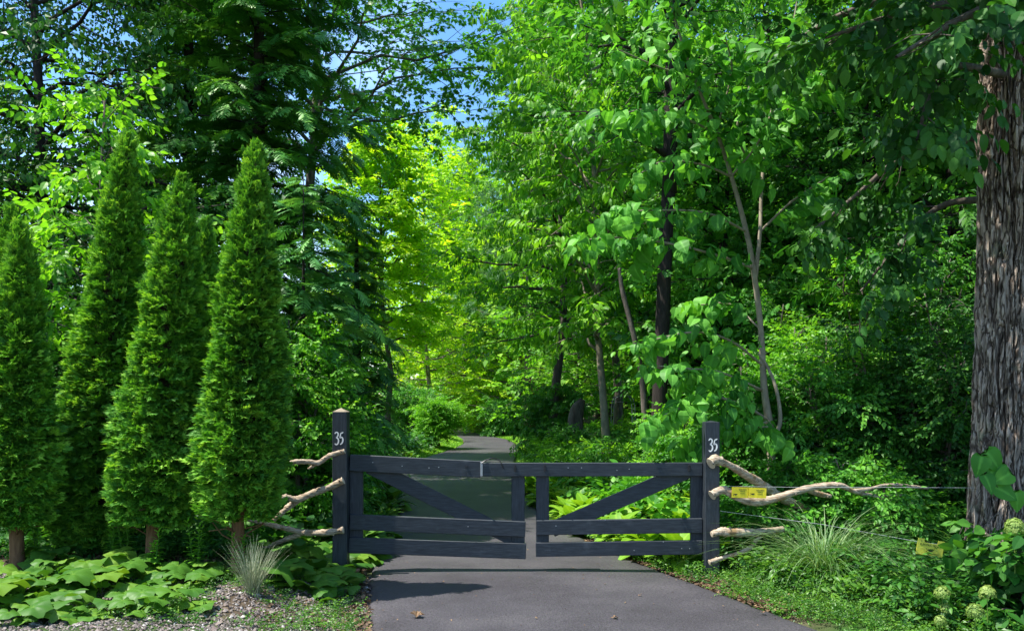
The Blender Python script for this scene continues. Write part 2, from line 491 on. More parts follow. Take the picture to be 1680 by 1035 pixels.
M_PAINT = rough_mat('slate_painted_wood', [(.34, (.013, .018, .024)), (.5, (.023, .030, .037)), (.68, (.038, .047, .057))], (1.2, 12, 12), 7, rough=.5, bump=.28, dist=.004, spec=.35, second=(5, (.075, .085, .095), .62, .85))
M_PAINTV = rough_mat('slate_painted_post', [(.34, (.013, .018, .024)), (.5, (.023, .030, .037)), (.68, (.038, .047, .057))], (12, 12, 1.2), 7, rough=.5, bump=.28, dist=.004, spec=.35, second=(5, (.08, .09, .10), .6, .85))
M_CAP = rough_mat('bare_post_top', [(.3, (.16, .13, .09)), (.7, (.30, .26, .19))], (1, 1, 1), 20, bump=.3, dist=.003)
M_WHITE = plain('white_paint', (.72, .72, .70), .55)
M_STEEL = plain('galvanised_steel', (.34, .35, .36), .45, .7)
M_IRON = plain('black_iron', (.03, .03, .033), .4, .6)
M_YSIGN = plain('yellow_plastic', (.78, .62, .02), .4)
M_YSIGN2 = plain('aged_yellow_plastic', (.80, .74, .08), .5)
M_INK = plain('black_ink', (.015, .013, .01), .6)
M_WIRE = plain('fence_wire', (.55, .57, .58), .35, .5)
M_STONE = rough_mat('field_stone', [(.3, (.08, .08, .078)), (.7, (.24, .235, .22))], (1, 1, 1), 6, bump=.6, dist=.02)
M_WSTONE = plain('pale_plastic', (.75, .78, .80), .5)

# asphalt
def asphalt():
    m, n, l = new_mat('asphalt')
    g = N(n, 'ShaderNodeNewGeometry')
    a = N(n, 'ShaderNodeTexNoise', Scale=.8, Detail=7.0, Roughness=.65)
    b = N(n, 'ShaderNodeTexVoronoi', Scale=130.0)
    c = N(n, 'ShaderNodeTexNoise', Scale=55.0, Detail=4.0, Roughness=.8)
    for x in (a, b, c): l.new(g.outputs['Position'], x.inputs['Vector'])
    r1 = ramp(n, [(.36, (.031, .028, .034)), (.5, (.043, .040, .048)), (.64, (.060, .056, .064))])
    l.new(a.outputs['Fac'], r1.inputs['Fac'])
    r2 = ramp(n, [(.32, (.45, .45, .45)), (.5, (1, 1, 1)), (.68, (1.55, 1.5, 1.5))])
    l.new(c.outputs['Fac'], r2.inputs['Fac'])
    mx = N(n, 'ShaderNodeMixRGB', blend_type='MULTIPLY'); mx.inputs['Fac'].default_value = 1
    l.new(r1.outputs[0], mx.inputs['Color1']); l.new(r2.outputs[0], mx.inputs['Color2'])
    r3 = ramp(n, [(.0, (0, 0, 0)), (.06, (0, 0, 0)), (.0601, (0, 0, 0))])
    v2 = N(n, 'ShaderNodeTexVoronoi', Scale=60.0)
    l.new(g.outputs['Position'], v2.inputs['Vector'])
    r4 = ramp(n, [(.10, (.55, .55, .55)), (.16, (0, 0, 0))])
    l.new(v2.outputs['Distance'], r4.inputs['Fac'])
    mx2 = N(n, 'ShaderNodeMixRGB'); l.new(r4.outputs[0], mx2.inputs['Fac']); l.new(mx.outputs[0], mx2.inputs['Color1']); mx2.inputs['Color2'].default_value = (.15, .14, .135, 1)
    pb = N(n, 'ShaderNodeBsdfPrincipled', Roughness=.58)
    pb.inputs['Specular IOR Level'].default_value = .5
    l.new(mx2.outputs[0], pb.inputs['Base Color'])
    bp = N(n, 'ShaderNodeBump', Strength=.6, Distance=.004)
    l.new(b.outputs['Distance'], bp.inputs['Height']); l.new(bp.outputs[0], pb.inputs['Normal'])
    o = N(n, 'ShaderNodeOutputMaterial'); l.new(pb.outputs[0], o.inputs['Surface'])
    return m
M_ASPH = asphalt()
M_SOIL = rough_mat('forest_soil', [(.3, (.028, .020, .013)), (.5, (.065, .048, .03)), (.72, (.13, .10, .07))], (1, 1, 1), 9, bump=.9, dist=.03, coord='Object', second=(.8, (.03, .07, .012), .40, .56))
def gravel_mat():
    m, n, l = new_mat('gravel_stone')
    at = N(n, 'ShaderNodeAttribute', attribute_name='rnd')
    rp = ramp(n, [(0, (.06, .05, .045)), (.35, (.12, .10, .09)), (.65, (.19, .16, .135)), (.85, (.15, .11, .095)), (1, (.45, .43, .40))])
    l.new(at.outputs['Fac'], rp.inputs['Fac'])
    pb = N(n, 'ShaderNodeBsdfPrincipled', Roughness=.75)
    l.new(rp.outputs[0], pb.inputs['Base Color'])
    o = N(n, 'ShaderNodeOutputMaterial'); l.new(pb.outputs[0], o.inputs['Surface'])
    return m
M_GRAVEL = gravel_mat()

# ------------------------------------------------------------------ ground, driveway
DRIVE = np.array([(-6, 1.6, 6.5), (1, .3, 3.75), (3, -.3, 3.15), (5.67, -1.0, 2.2), (7.0, -1.27, 1.70), (7.63, -1.38, 1.47), (8.57, -1.45, 1.11), (10.25, -1.5, .66),
                  (12.75, -1.8, .34), (17, -2.5, .05), (21, -2.8, .08), (25, -2.67, .12), (30, -2.2, .2), (34, -2.05, .15), (38, -2.3, -.2),
                  (42.7, -2.95, -1.2), (50, -4.8, -2.7), (60, -9, -5.5), (75, -17, -11)])
def edge_l(y): return np.interp(y, DRIVE[:, 0], DRIVE[:, 1])
def edge_r(y): return np.interp(y, DRIVE[:, 0], DRIVE[:, 2])
def hz(x, y):
    x = np.asarray(x, float); y = np.asarray(y, float)
    dl = edge_l(y) - x
    dr = x - edge_r(y)
    s = lambda t: np.clip(t, 0, 1) ** 2 * (3 - 2 * np.clip(t, 0, 1))
    z = .17 * s((dl - .05) / 1.1) + .13 * s(dl / 6) + .35 * s((dr - .25) / 3.0) * s((y - 7) / 3) + 1.1 * s((dr - 3) / 14) + .9 * s((dl - 5) / 14)
    off = s(np.maximum(dl, dr) / .5)
    return z + off * (.03 * np.sin(x * 2.1 + y * .7) * np.cos(y * 1.7 - x) + .02 * np.sin(x * 5.3 - y * 3.1)) - .03 * (1 - off)

def make_ground():
    xs = np.unique(np.concatenate([np.linspace(-160, -12, 30), np.linspace(-12, 12, 241), np.linspace(12, 160, 30)]))
    ys = np.unique(np.concatenate([np.linspace(-40, 2, 20), np.linspace(2, 14, 121), np.linspace(14, 60, 150), np.linspace(60, 220, 30)]))
    Y, X = np.meshgrid(ys, xs, indexing='ij')
    V = np.stack([X, Y, hz(X, Y)], -1).reshape(-1, 3)
    g = Geo(); T = grid_tris(len(ys), len(xs)); g.add(V, T)
    o = g.obj('ground', M_SOIL, smooth=True); tag(o, kind='structure')
    # driveway: sheet with slightly ragged, rounded edges
    ys = np.concatenate([np.linspace(-5, 5, 40), np.linspace(5.05, 12, 240), np.linspace(12.2, 74, 200)])
    cols = 13
    sm = lambda y, c: np.mean([np.interp(y + d, DRIVE[:, 0], DRIVE[:, c]) for d in (-.8, -.4, 0, .4, .8)], axis=0)
    rs = np.random.default_rng(3)
    jl = np.convolve(rs.standard_normal(len(ys)), np.ones(5) / 5, 'same') * .022
    jr = np.convolve(rs.standard_normal(len(ys)), np.ones(5) / 5, 'same') * .022
    L, Rr = sm(ys, 1) + jl, sm(ys, 2) + jr
    t = np.array([0, .004, .012, .03, .15, .3, .5, .7, .85, .97, .988, .996, 1])
    zt = np.array([-.045, -.005, .008, .012, .016, .02, .022, .02, .016, .012, .008, -.005, -.045])
    X = L[:, None] + (Rr - L)[:, None] * t
    V = np.stack([X, np.repeat(ys[:, None], cols, 1), np.repeat(zt[None, :], len(ys), 0)], -1).reshape(-1, 3)
    g = Geo(); g.add(V, grid_tris(len(ys), cols))
    o = g.obj('driveway', M_ASPH, smooth=True); tag(o, kind='structure')
make_ground()

# ------------------------------------------------------------------ posts, gate, rails
def box_arrays(c, ax, ay, az, bev=.004):
    """bevelled box from centre and three half-axis vectors"""
    c, ax, ay, az = [np.asarray(v, float) for v in (c, ax, ay, az)]
    la, lb, lc = [np.linalg.norm(v) for v in (ax, ay, az)]
    bev = min(bev, la * .4, lb * .4, lc * .4)
    V, idx = [], {}
    for sx in (-1, 1):
        for sy in (-1, 1):
            for sz in (-1, 1):
                for k in range(3):
                    f = [1 - bev / la, 1 - bev / lb, 1 - bev / lc]; f[k] = 1
                    idx[(sx, sy, sz, k)] = len(V)
                    V.append(c + ax * sx * f[0] + ay * sy * f[1] + az * sz * f[2])
    T = []
    S = [(-1, -1), (1, -1), (1, 1), (-1, 1)]
    def q(a, b, c_, d):
        T.append([a, b, c_]); T.append([a, c_, d])
    for k in range(3):
        o = [i for i in range(3) if i != k]
        for s in (-1, 1):
            q4 = []
            for (u, v) in S:
                key = [0, 0, 0]; key[k] = s; key[o[0]] = u; key[o[1]] = v
                q4.append(idx[(*key, k)])
            q(*q4)
    for k in range(3):            # edges along axis k
        o = [i for i in range(3) if i != k]
        for (u, v) in S:
            p = []
            for s in (-1, 1):
                key = [0, 0, 0]; key[k] = s; key[o[0]] = u; key[o[1]] = v
                p.append((idx[(*key, o[0])], idx[(*key, o[1])]))
            q(p[0][0], p[0][1], p[1][1], p[1][0])
    for sx in (-1, 1):
        for sy in (-1, 1):
            for sz in (-1, 1):
                T.append([idx[(sx, sy, sz, k)] for k in range(3)])
    return np.array(V), np.array(T)

def fix_normals(o):
    import bmesh
    bm = bmesh.new(); bm.from_mesh(o.data)
    bmesh.ops.recalc_face_normals(bm, faces=bm.faces[:])
    bm.to_mesh(o.data); bm.free()
    return o

GY = 7.62
def board(name, p0, p1, wide, thick, Y, mat, parent, bev=.005):
    """a board whose centreline runs between two photo points at depth Y"""
    a, b = P(*p0, Y), P(*p1, Y)
    c = (a + b) / 2
    d = (b - a) / 2
    n = np.array([-d[2], 0, d[0]]); n = n / np.linalg.norm(n) * wide / 2
    v, t = box_arrays(c, d, np.array([0, thick / 2, 0]), n, bev)
    v = v - np.array(parent.location)
    g = Geo(); g.add(v, t)
    return fix_normals(g.obj(name, mat, parent))

def stroke(g, pts, w, y, thick=.002):
    """painted brush stroke as a thin raised ribbon in the x-z plane"""
    p = np.asarray(smooth_path(pts, 26))
    xz = p[:, [0, 1]]
    tt = np.gradient(xz, axis=0); tt /= np.linalg.norm(tt, axis=1, keepdims=True) + 1e-9
    nn = np.stack([-tt[:, 1], tt[:, 0]], -1)
    ww = w * p[:, 2:3]
    A, B = xz + nn * ww, xz - nn * ww
    k = len(p)
    V = []
    for dy in (0, -thick):
        for q in (A, B):
            V.append(np.stack([q[:, 0], np.full(k, y + dy), q[:, 1]], -1))
    V = np.vstack(V)
    T = []
    for i in range(k - 1):
        for a, b in ((0, 1), (3, 2), (1, 3), (2, 0)):
            T += [[a * k + i, b * k + i, b * k + i + 1], [a * k + i, b * k + i + 1, a * k + i + 1]]
    g.add(V, np.array(T))

def make_post(px0, px1, ptop, Y, label, peak, num_px, num_py):
    x0, x1 = PX(px0, Y), PX(px1, Y)
    w = x1 - x0
    zt = P(0, ptop, Y)[2]
    root = empty('gate_post', ((x0 + x1) / 2, Y + w / 2, 0))
    tag(root, label, 'gate post', 'gate posts numbered 35')
    v, t = box_arrays((0, 0, (zt - .3) / 2), (w / 2, 0, 0), (0, w / 2, 0), (0, 0, (zt + .3) / 2), .006)
    g = Geo(); g.add(v, t)
    fix_normals(g.obj('post_shaft', M_PAINTV, root))
    g = Geo()
    h = w / 2 - .001
    V = [[-h, -h, zt], [h, -h, zt], [h, h, zt], [-h, h, zt], [0, 0, zt + peak]]
    V = [[a * 1.0, b * 1.0, c - (.002 if i < 4 else 0)] for i, (a, b, c) in enumerate(V)]
    g.add(V, [[0, 1, 4], [1, 2, 4], [2, 3, 4], [3, 0, 4]])
    g.obj('post_cap', M_CAP if peak > .02 else M_PAINTV, root)
    # the house number, brushed on in white
    s = .118
    c = P(num_px, num_py, Y)
    ox, oz = c[0] - root.location[0], c[2]
    y = -w / 2 - .0006
    three = [(-.42, .38, .7), (-.26, .50, .9), (-.06, .42, 1), (-.08, .20, 1), (-.24, .06, .9), (-.10, .02, 1), (.00, -.16, 1.1), (-.06, -.38, 1), (-.26, -.50, .9), (-.42, -.40, .7)]
    five1 = [(.16, .42, .8), (.12, .22, .9), (.08, .05, .9), (.20, .10, 1), (.34, .04, 1.1), (.38, -.16, 1.1), (.28, -.38, 1), (.10, -.47, .8)]
    five2 = [(.15, .42, .8), (.28, .44, 1), (.42, .50, .7)]
    g = Geo()
    stroke(g, [(ox + a * s * .72 , oz + b * s, r) for a, b, r in three], .0062, y)
    g.obj('number_three', M_WHITE, root)
    g = Geo()
    for st in (five1, five2):
        stroke(g, [(ox + (a + .06) * s * .78, oz + b * s, r) for a, b, r in st], .0062, y)
    g.obj('number_five', M_WHITE, root)
    return root

PYL = 7.52
make_post(545, 569, 675, PYL, 'slate grey square post with pointed bare wood top, numbered 35, beside the arborvitaes', .035, 555.5, 719)
make_post(1157, 1181, 692, PYL, 'slate grey flat topped post numbered 35, beside the yellow signs and driftwood', .012, 1169, 730)

def nail(g, px, py, Y, parent, L=.02, r=.004):
    a = P(px, py, Y) - np.array(parent.location)
    tube(g, [a, a + (0, -L, 0)], [r, r], 6)
    tube(g, [a + (0, -L, 0), a + (0, -L - .003, 0)], [r * 1.8, r * 1.8], 6)

RT, ST = .040, .042
YR, YS = GY, GY + .0425       # rails in front, stiles and braces behind
gl = empty('gate_leaf', (PX(574, GY), GY, 0))
tag(gl, 'left slate wooden gate leaf sagging toward the middle, hinged beside the pointed post', 'gate', 'leaves of the driveway gate')
board('top_rail', (574, 758.5), (789, 769.5), .158, RT, YR, M_PAINT, gl)
board('middle_rail', (574, 855.5), (862, 867.5), .148, RT, YR, M_PAINT, gl)
board('bottom_rail', (573, 893.5), (863, 903.5), .150, RT, YR, M_PAINT, gl)
board('hinge_stile', (585, 748), (585, 907), .128, ST, YS, M_PAINTV, gl)
board('latch_stile', (850, 766), (850, 913), .128, ST, YS, M_PAINTV, gl)
board('brace', (606, 764), (842, 882), .150, ST - .006, YS + .002, M_PAINT, gl)
for a in ((612, 758), (660, 764), (704, 767), (720, 766), (768, 863)):
    g = Geo(); nail(g, *a, YR - RT / 2, gl, .012, .003); g.obj('nail', M_STEEL, gl)
g = Geo()
tube(g, [P(765, 764, GY - .02) - np.array(gl.location), P(765, 764, GY - .07) - np.array(gl.location)], [.011, .011], 8)
g.obj('stop_peg', M_IRON, gl)
for py in (762, 890):
    g = Geo(); v, t = box_arrays(P(572, py, GY + .045) - np.array(gl.location), (.03, 0, 0), (0, .004, 0), (0, 0, .035), .002)
    g.add(v, t)
    fix_normals(g.obj('hinge', M_IRON, gl))

gr = empty('gate_leaf', (PX(1152, GY), GY, 0))
tag(gr, 'right slate wooden gate leaf with rising brace, hinged beside the driftwood branches', 'gate', 'leaves of the driveway gate')
board('top_rail', (790.5, 770), (1152, 769.5), .130, RT, YR, M_PAINT, gr)
board('middle_rail', (880, 865), (1152, 861.5), .140, RT, YR, M_PAINT, gr)
board('bottom_rail', (879, 901), (1152, 897), .135, RT, YR, M_PAINT, gr)
board('latch_stile', (890, 764), (890, 910), .124, ST, YS, M_PAINTV, gr)
board('hinge_stile', (1143, 762), (1143, 903), .124, ST, YS, M_PAINTV, gr)
board('brace', (905, 868), (1128, 772), .148, ST - .006, YS + .002, M_PAINT, gr)
for a in ((1012, 771), (1032, 769), (954, 767), (912, 862), (932, 767), (993, 852), (1040, 902), (1088, 888), (1118, 899), (1131, 899)):
    g = Geo(); nail(g, *a, YR - RT / 2, gr, .008, .003); g.obj('nail', M_STEEL, gr)
for px in (845, 894, 1131):
    g = Geo()
    v, t = box_arrays(P(px, 768, GY - .029) - np.array(gr.location), (.010, 0, 0), (0, .008, 0), (0, 0, .028), .002)
    g.add(v, t)
    tube(g, [P(px, 762, GY - .03) - np.array(gr.location), P(px, 762, GY - .065) - np.array(gr.location)], [.007, .007], 7)
    fix_normals(g.obj('bolt_bracket', M_IRON, gr))
g = Geo()   # latch plate and the loop of cable lying over the rail
v, t = box_arrays(P(790, 769, GY - .026) - np.array(gr.location), (.012, 0, 0), (0, .006, 0), (0, 0, .068), .002)
g.add(v, t)
fix_normals(g.obj('latch_plate', M_STEEL, gr))
g = Geo()
cp = smooth_path([P(790, 760, GY - .035), P(797, 755, GY - .02), P(808, 751.5, GY), P(818, 754, GY + .01), P(822, 759, GY - .03), P(826, 768, GY - .035)], 30)
tube(g, cp - np.array(gr.location), .006, 6)
g.obj('latch_cable', M_IRON, gr)

# driftwood rails
def driftwood(label, paths, seed):
    rs = np.random.default_rng(seed)
    o0 = P(paths[0][0][0], paths[0][0][1], paths[0][0][3])
    root = empty('driftwood_rail', o0)
    tag(root, label, 'branch', 'driftwood branches fixed to the gate posts')
    for k, pth in enumerate(paths):
        ctrl = []
        for (px, py, r, Y) in pth:
            p = P(px, py, Y) - o0
            ctrl.append([*p, .88 * r / F * Y])
        s = smooth_path(ctrl, 46)
        rad = s[:, 3] * (1 + .07 * np.interp(np.arange(len(s)), np.arange(0, len(s), 4), rs.standard_normal(len(range(0, len(s), 4)))))
        rad = np.maximum(rad, .004)
        g = Geo()
        tube(g, s[:, :3], rad, 14, True, wob=.07, rng=rs)
        for q in range(4):   # knots
            i = rs.integers(6, len(s) - 4)
            a = rs.uniform(0, 6.28)
            d = np.array([0, math.cos(a), math.sin(a)]); r0 = rad[i]
            tube(g, [s[i, :3] + d * r0 * .4, s[i, :3] + d * r0 * 1.25], [r0 * .55, r0 * .3], 8)
        g.obj('branch_wood' if k == 0 else 'fork', M_DRIFT, root, smooth=True)
    p = np.array(paths[0][0]); q = np.array(paths[0][1])
    r0 = p[2] / F * p[3]
    a = P(p[0], p[1], p[3]) - o0; b = P(q[0], q[1], q[3]) - o0
    d = norm(a - b)
    g = Geo(); tube(g, [a - d * .001, a + d * .004, a + d * .005], [r0 * .98, r0 * .93, r0 * .5], 14)
    g.obj('cut_end', M_CUT, root)
    c0 = a + np.array([.028 if a[0] > b[0] else .012, -r0 * 1.0, 0]) * [-1 if p[0] < 840 else 1, 1, 1]
    g = Geo(); tube(g, [c0 + (0, r0 * .6, 0), c0 - (0, .004, 0)], [.006, .006], 6); g.obj('bolt', M_IRON, root)
    return root
YD = 7.46
driftwood('top pale bent driftwood branch on the left pointed post, just under the number', [
    [(565, 740, 4.2, YD), (541, 747, 4.4, YD), (522, 759, 4.8, YD), (503, 757, 4.6, YD - .04), (478, 759, 4.4, YD - .1), (450, 772, 3.6, YD - .2), (438, 780, 2.4, YD - .25)],
    [(520, 758, 4, YD + .03), (512, 765, 3, YD + .01), (505, 769, 1.5, YD)]], 1)
driftwood('middle driftwood branch on the left post, thick with a downward fork', [
    [(563, 788, 6.5, YD), (540, 799, 6.4, YD), (515, 808, 6, YD + .02), (487, 819, 6.5, YD), (468, 815, 4.5, YD - .05), (452, 820, 3, YD - .1)],
    [(492, 817, 6, YD + .04), (475, 830, 5.5, YD + .02), (460, 843, 5, YD), (448, 853, 4.5, YD - .02)]], 2)
driftwood('lowest driftwood branch on the left post, long and nearly level beside the tan trunk', [
    [(563, 869, 6, YD), (535, 873, 6.2, YD), (500, 873, 5.8, YD + .03), (468, 866, 4.8, YD + .05), (440, 860, 4, YD + .1), (405, 852, 3, YD + .15)],
    [(492, 876, 4.8, YD + .05), (465, 886, 4.2, YD + .1), (440, 896, 3.6, YD + .12), (412, 906, 3, YD + .1)]], 3)
driftwood('topmost driftwood branch on the right post, flared end and slanting down behind the signs', [
    [(1166, 760, 10, YD - .02), (1174, 755, 9, YD), (1195, 762, 6.5, YD + .05), (1222, 778, 8, YD + .15), (1250, 795, 9, YD + .3), (1285, 818, 8, YD + .45), (1325, 836, 6, YD + .6)]], 4)
driftwood('long wavy driftwood branch on the right post running under the yellow signs', [
    [(1168, 812, 8.5, YD - .02), (1177, 806, 8, YD), (1190, 804, 8, YD), (1208, 814, 7.5, YD), (1235, 822, 8, YD), (1262, 820, 7.5, YD + .03), (1295, 810, 7, YD + .05), (1330, 800, 6.5, YD + .1), (1352, 797, 6, YD + .1), (1378, 796, 5.2, YD + .15), (1402, 806, 4, YD + .2), (1430, 812, 3.6, YD + .3), (1484, 812, 2.6, YD + .4)],
    [(1322, 803, 4.5, YD + .12), (1345, 810, 5, YD + .2), (1362, 814, 4, YD + .25)],
    [(1398, 805, 3.8, YD + .2), (1425, 802, 3.4, YD + .25), (1452, 796, 3.5, YD + .35), (1480, 796, 3.5, YD + .4), (1522, 801, 2.6, YD + .5)],
    [(1432, 812, 3, YD + .3), (1446, 817, 2.6, YD + .3), (1458, 826, 2, YD + .3)]], 5)
driftwood('blunt driftwood log on the right post, third from the top, running into the tall grass', [
    [(1168, 876, 5, YD - .02), (1182, 872, 7.8, YD), (1205, 873, 8, YD), (1240, 873, 7, YD + .05), (1285, 868, 6, YD + .15)]], 6)
driftwood('lowest thin curved driftwood stick on the right post near the ground', [
    [(1164, 922, 4.6, YD - .02), (1182, 916, 4.2, YD), (1212, 907, 4.2, YD), (1232, 897, 4, YD + .03), (1244, 882, 4, YD + .08), (1262, 868, 3.4, YD + .15)]], 7)

# wires and signs
def wire(label, pts):
    g = Geo(); o = np.array(pts[0])
    tube(g, np.array(pts) - o, .0022, 5)
    w = g.obj('fence_wire', M_WIRE); w.location = o
    tag(w, label, 'wire')
wire('upper electric fence wire from the right post to the big shaggy trunk', [P(1180, 797, 7.5), P(1300, 799, 7.5), P(1450, 799, 7.45), P(1610, 800, 7.4)])
wire('lower electric fence wire sloping down past the tall grass to the sign', [P(1182, 838, 7.5), P(1350, 860, 7.3), P(1505, 888, 7.0), P(1552, 894, 6.95), P(1625, 905, 7.2)])

def text_geo(s, size, spacing=1.0):
    c = bpy.data.curves.new('lettering', 'FONT'); c.body = s; c.size = size; c.align_x = 'CENTER'; c.extrude = .0004; c.space_character = spacing
    o = bpy.data.objects.new('lettering', c); COL.objects.link(o)
    dg = bpy.context.evaluated_depsgraph_get(); dg.update()
    me = bpy.data.meshes.new_from_object(o.evaluated_get(dg))
    bpy.data.objects.remove(o)
    return me

def sign(loc, w, h, rot, label, notched, mat, lines, hand, group='yellow electric fence warning signs'):
    root = empty('warning_sign', loc)
    root.rotation_euler = rot
    tag(root, label, 'sign', group)
    if notched:
        prof = [(-w/2, -h/2), (w/2, -h/2), (w/2, h/2), (w*.27, h/2), (w*.25, h*.28), (-w*.24, h*.28), (-w*.26, h/2), (-w/2, h/2)]
        tris = [(0, 1, 4), (1, 2, 4), (2, 3, 4), (0, 4, 5), (0, 5, 7), (5, 6, 7)]
    else:
        prof = [(-w/2, -h/2), (w/2, -h/2), (w/2, h/2), (-w/2, h/2)]
        tris = [(0, 1, 2), (0, 2, 3)]
    n = len(prof)
    V = [(x, -.0015, z) for x, z in prof] + [(x, .0015, z) for x, z in prof]
    T = list(tris) + [(a + n, c + n, b + n) for a, b, c in tris]
    for i in range(n):
        j = (i + 1) % n
        T += [(i, i + n, j + n), (i, j + n, j)]
    g = Geo(); g.add(V, T); fix_normals(g.obj('sign_plate', mat, root))
    for (s, size, x, z, sp) in lines:
        me = text_geo(s, size, sp); me.materials.clear(); me.materials.append(M_INK)
        o = bpy.data.objects.new('lettering', me); COL.objects.link(o); o.parent = root
        o.location = (x, -.0022, z); o.rotation_euler = (R(90), 0, 0)
    if hand:      # black hand reaching for the wire with a spark
        hx, hz_, s = hand
        g = Geo()
        def poly(pts, k=.0006):
            pts = [(hx + a * s, hz_ + b * s) for a, b in pts]
            m = len(pts); cx = sum(p[0] for p in pts) / m; cz = sum(p[1] for p in pts) / m
            V = [(cx, -.0026, cz)] + [(a, -.0026, b) for a, b in pts]
            g.add(V, [(0, 1 + i, 1 + (i + 1) % m) for i in range(m)])
        poly([(.1, -.35), (.45, -.30), (.9, .05), (.95, .3), (.55, .32), (.2, .35), (-.15, .22), (-.3, 0), (-.25, -.3)])
        for a in (-35, -12, 10):
            c_, s_ = math.cos(R(180 + a)), math.sin(R(180 + a))
            poly([(-.1 - s_ * .06, .0 + c_ * .06), (-.1 + c_ * .6 - s_ * .04, s_ * .6 + c_ * .04), (-.1 + c_ * .6 + s_ * .04, s_ * .6 - c_ * .04), (-.1 + s_ * .06, -c_ * .06)])
        poly([(-1.3, .5), (-.95, .3), (-1.0, .2), (-.6, .0), (-.85, .25), (-.8, .36)])
        poly([(-1.1, -.55), (-.8, -.35), (-.82, -.25), (-.5, -.1), (-.65, -.35), (-.7, -.45)])
        g.obj('hand_symbol', M_INK, root)
c = P(1214.5, 807.5, 7.40)
sign(tuple(c), .160, .098, (0, R(2), R(4)), 'left one of two small yellow signs side by side above the driftwood', False, M_YSIGN,
     [('ELECTRIC', .017, .022, .022, 1.0), ('FENCE', .016, .022, .006, 1.0), ('WARNING', .010, .022, -.012, 1)], (-.048, -.020, .022))
c = P(1243.0, 808.3, 7.39)
sign(tuple(c), .158, .094, (0, R(2.5), R(-2)), 'right one of two small yellow signs side by side above the driftwood', False, M_YSIGN,
     [('ELECTRIC', .017, .022, .020, 1.0), ('FENCE', .016, .022, .004, 1.0), ('WARNING', .010, .022, -.014, 1)], (-.048, -.012, .022))
c = P(1526, 898, 6.93)
sign(tuple(c), .232, .140, (0, R(9), R(0)), 'notched pale yellow sign with a hand symbol hanging on the lower wire in shade', True, M_YSIGN2,
     [('ELECTRIC FENCE', .0245, .0, .012, 1.0), ('x', .02, -.085, .044, 1), ('WARNING', .011, .055, -.055, 1)], (.0, -.022, .036))

# ------------------------------------------------------------------ plant builders
FRONDS = [frond_tpl(i) for i in range(3)]
FANS = [fan_tpl(i) for i in range(4)]
PINES = [pine_tpl(i) for i in range(3)]
def sprays(leaf, n, L, size, k=3, **kw):
    return [spray_tpl(leaf, n, L, size, 11 * i + 3, **kw) for i in range(k)]

def place_sprays(g, tpls, pos, fwd, up, scale, rng, rspread=.22):
    m = len(pos)
    if m == 0: return
    pick = rng.integers(0, len(tpls), m)
    Mx = frames(fwd, up, scale)
    rnd = .5 + rspread * rng.standard_normal(m)
    for k in range(len(tpls)):
        s = pick == k
        scatter(g, tpls[k], Mx[s], pos[s], np.clip(rnd[s], 0, 1))

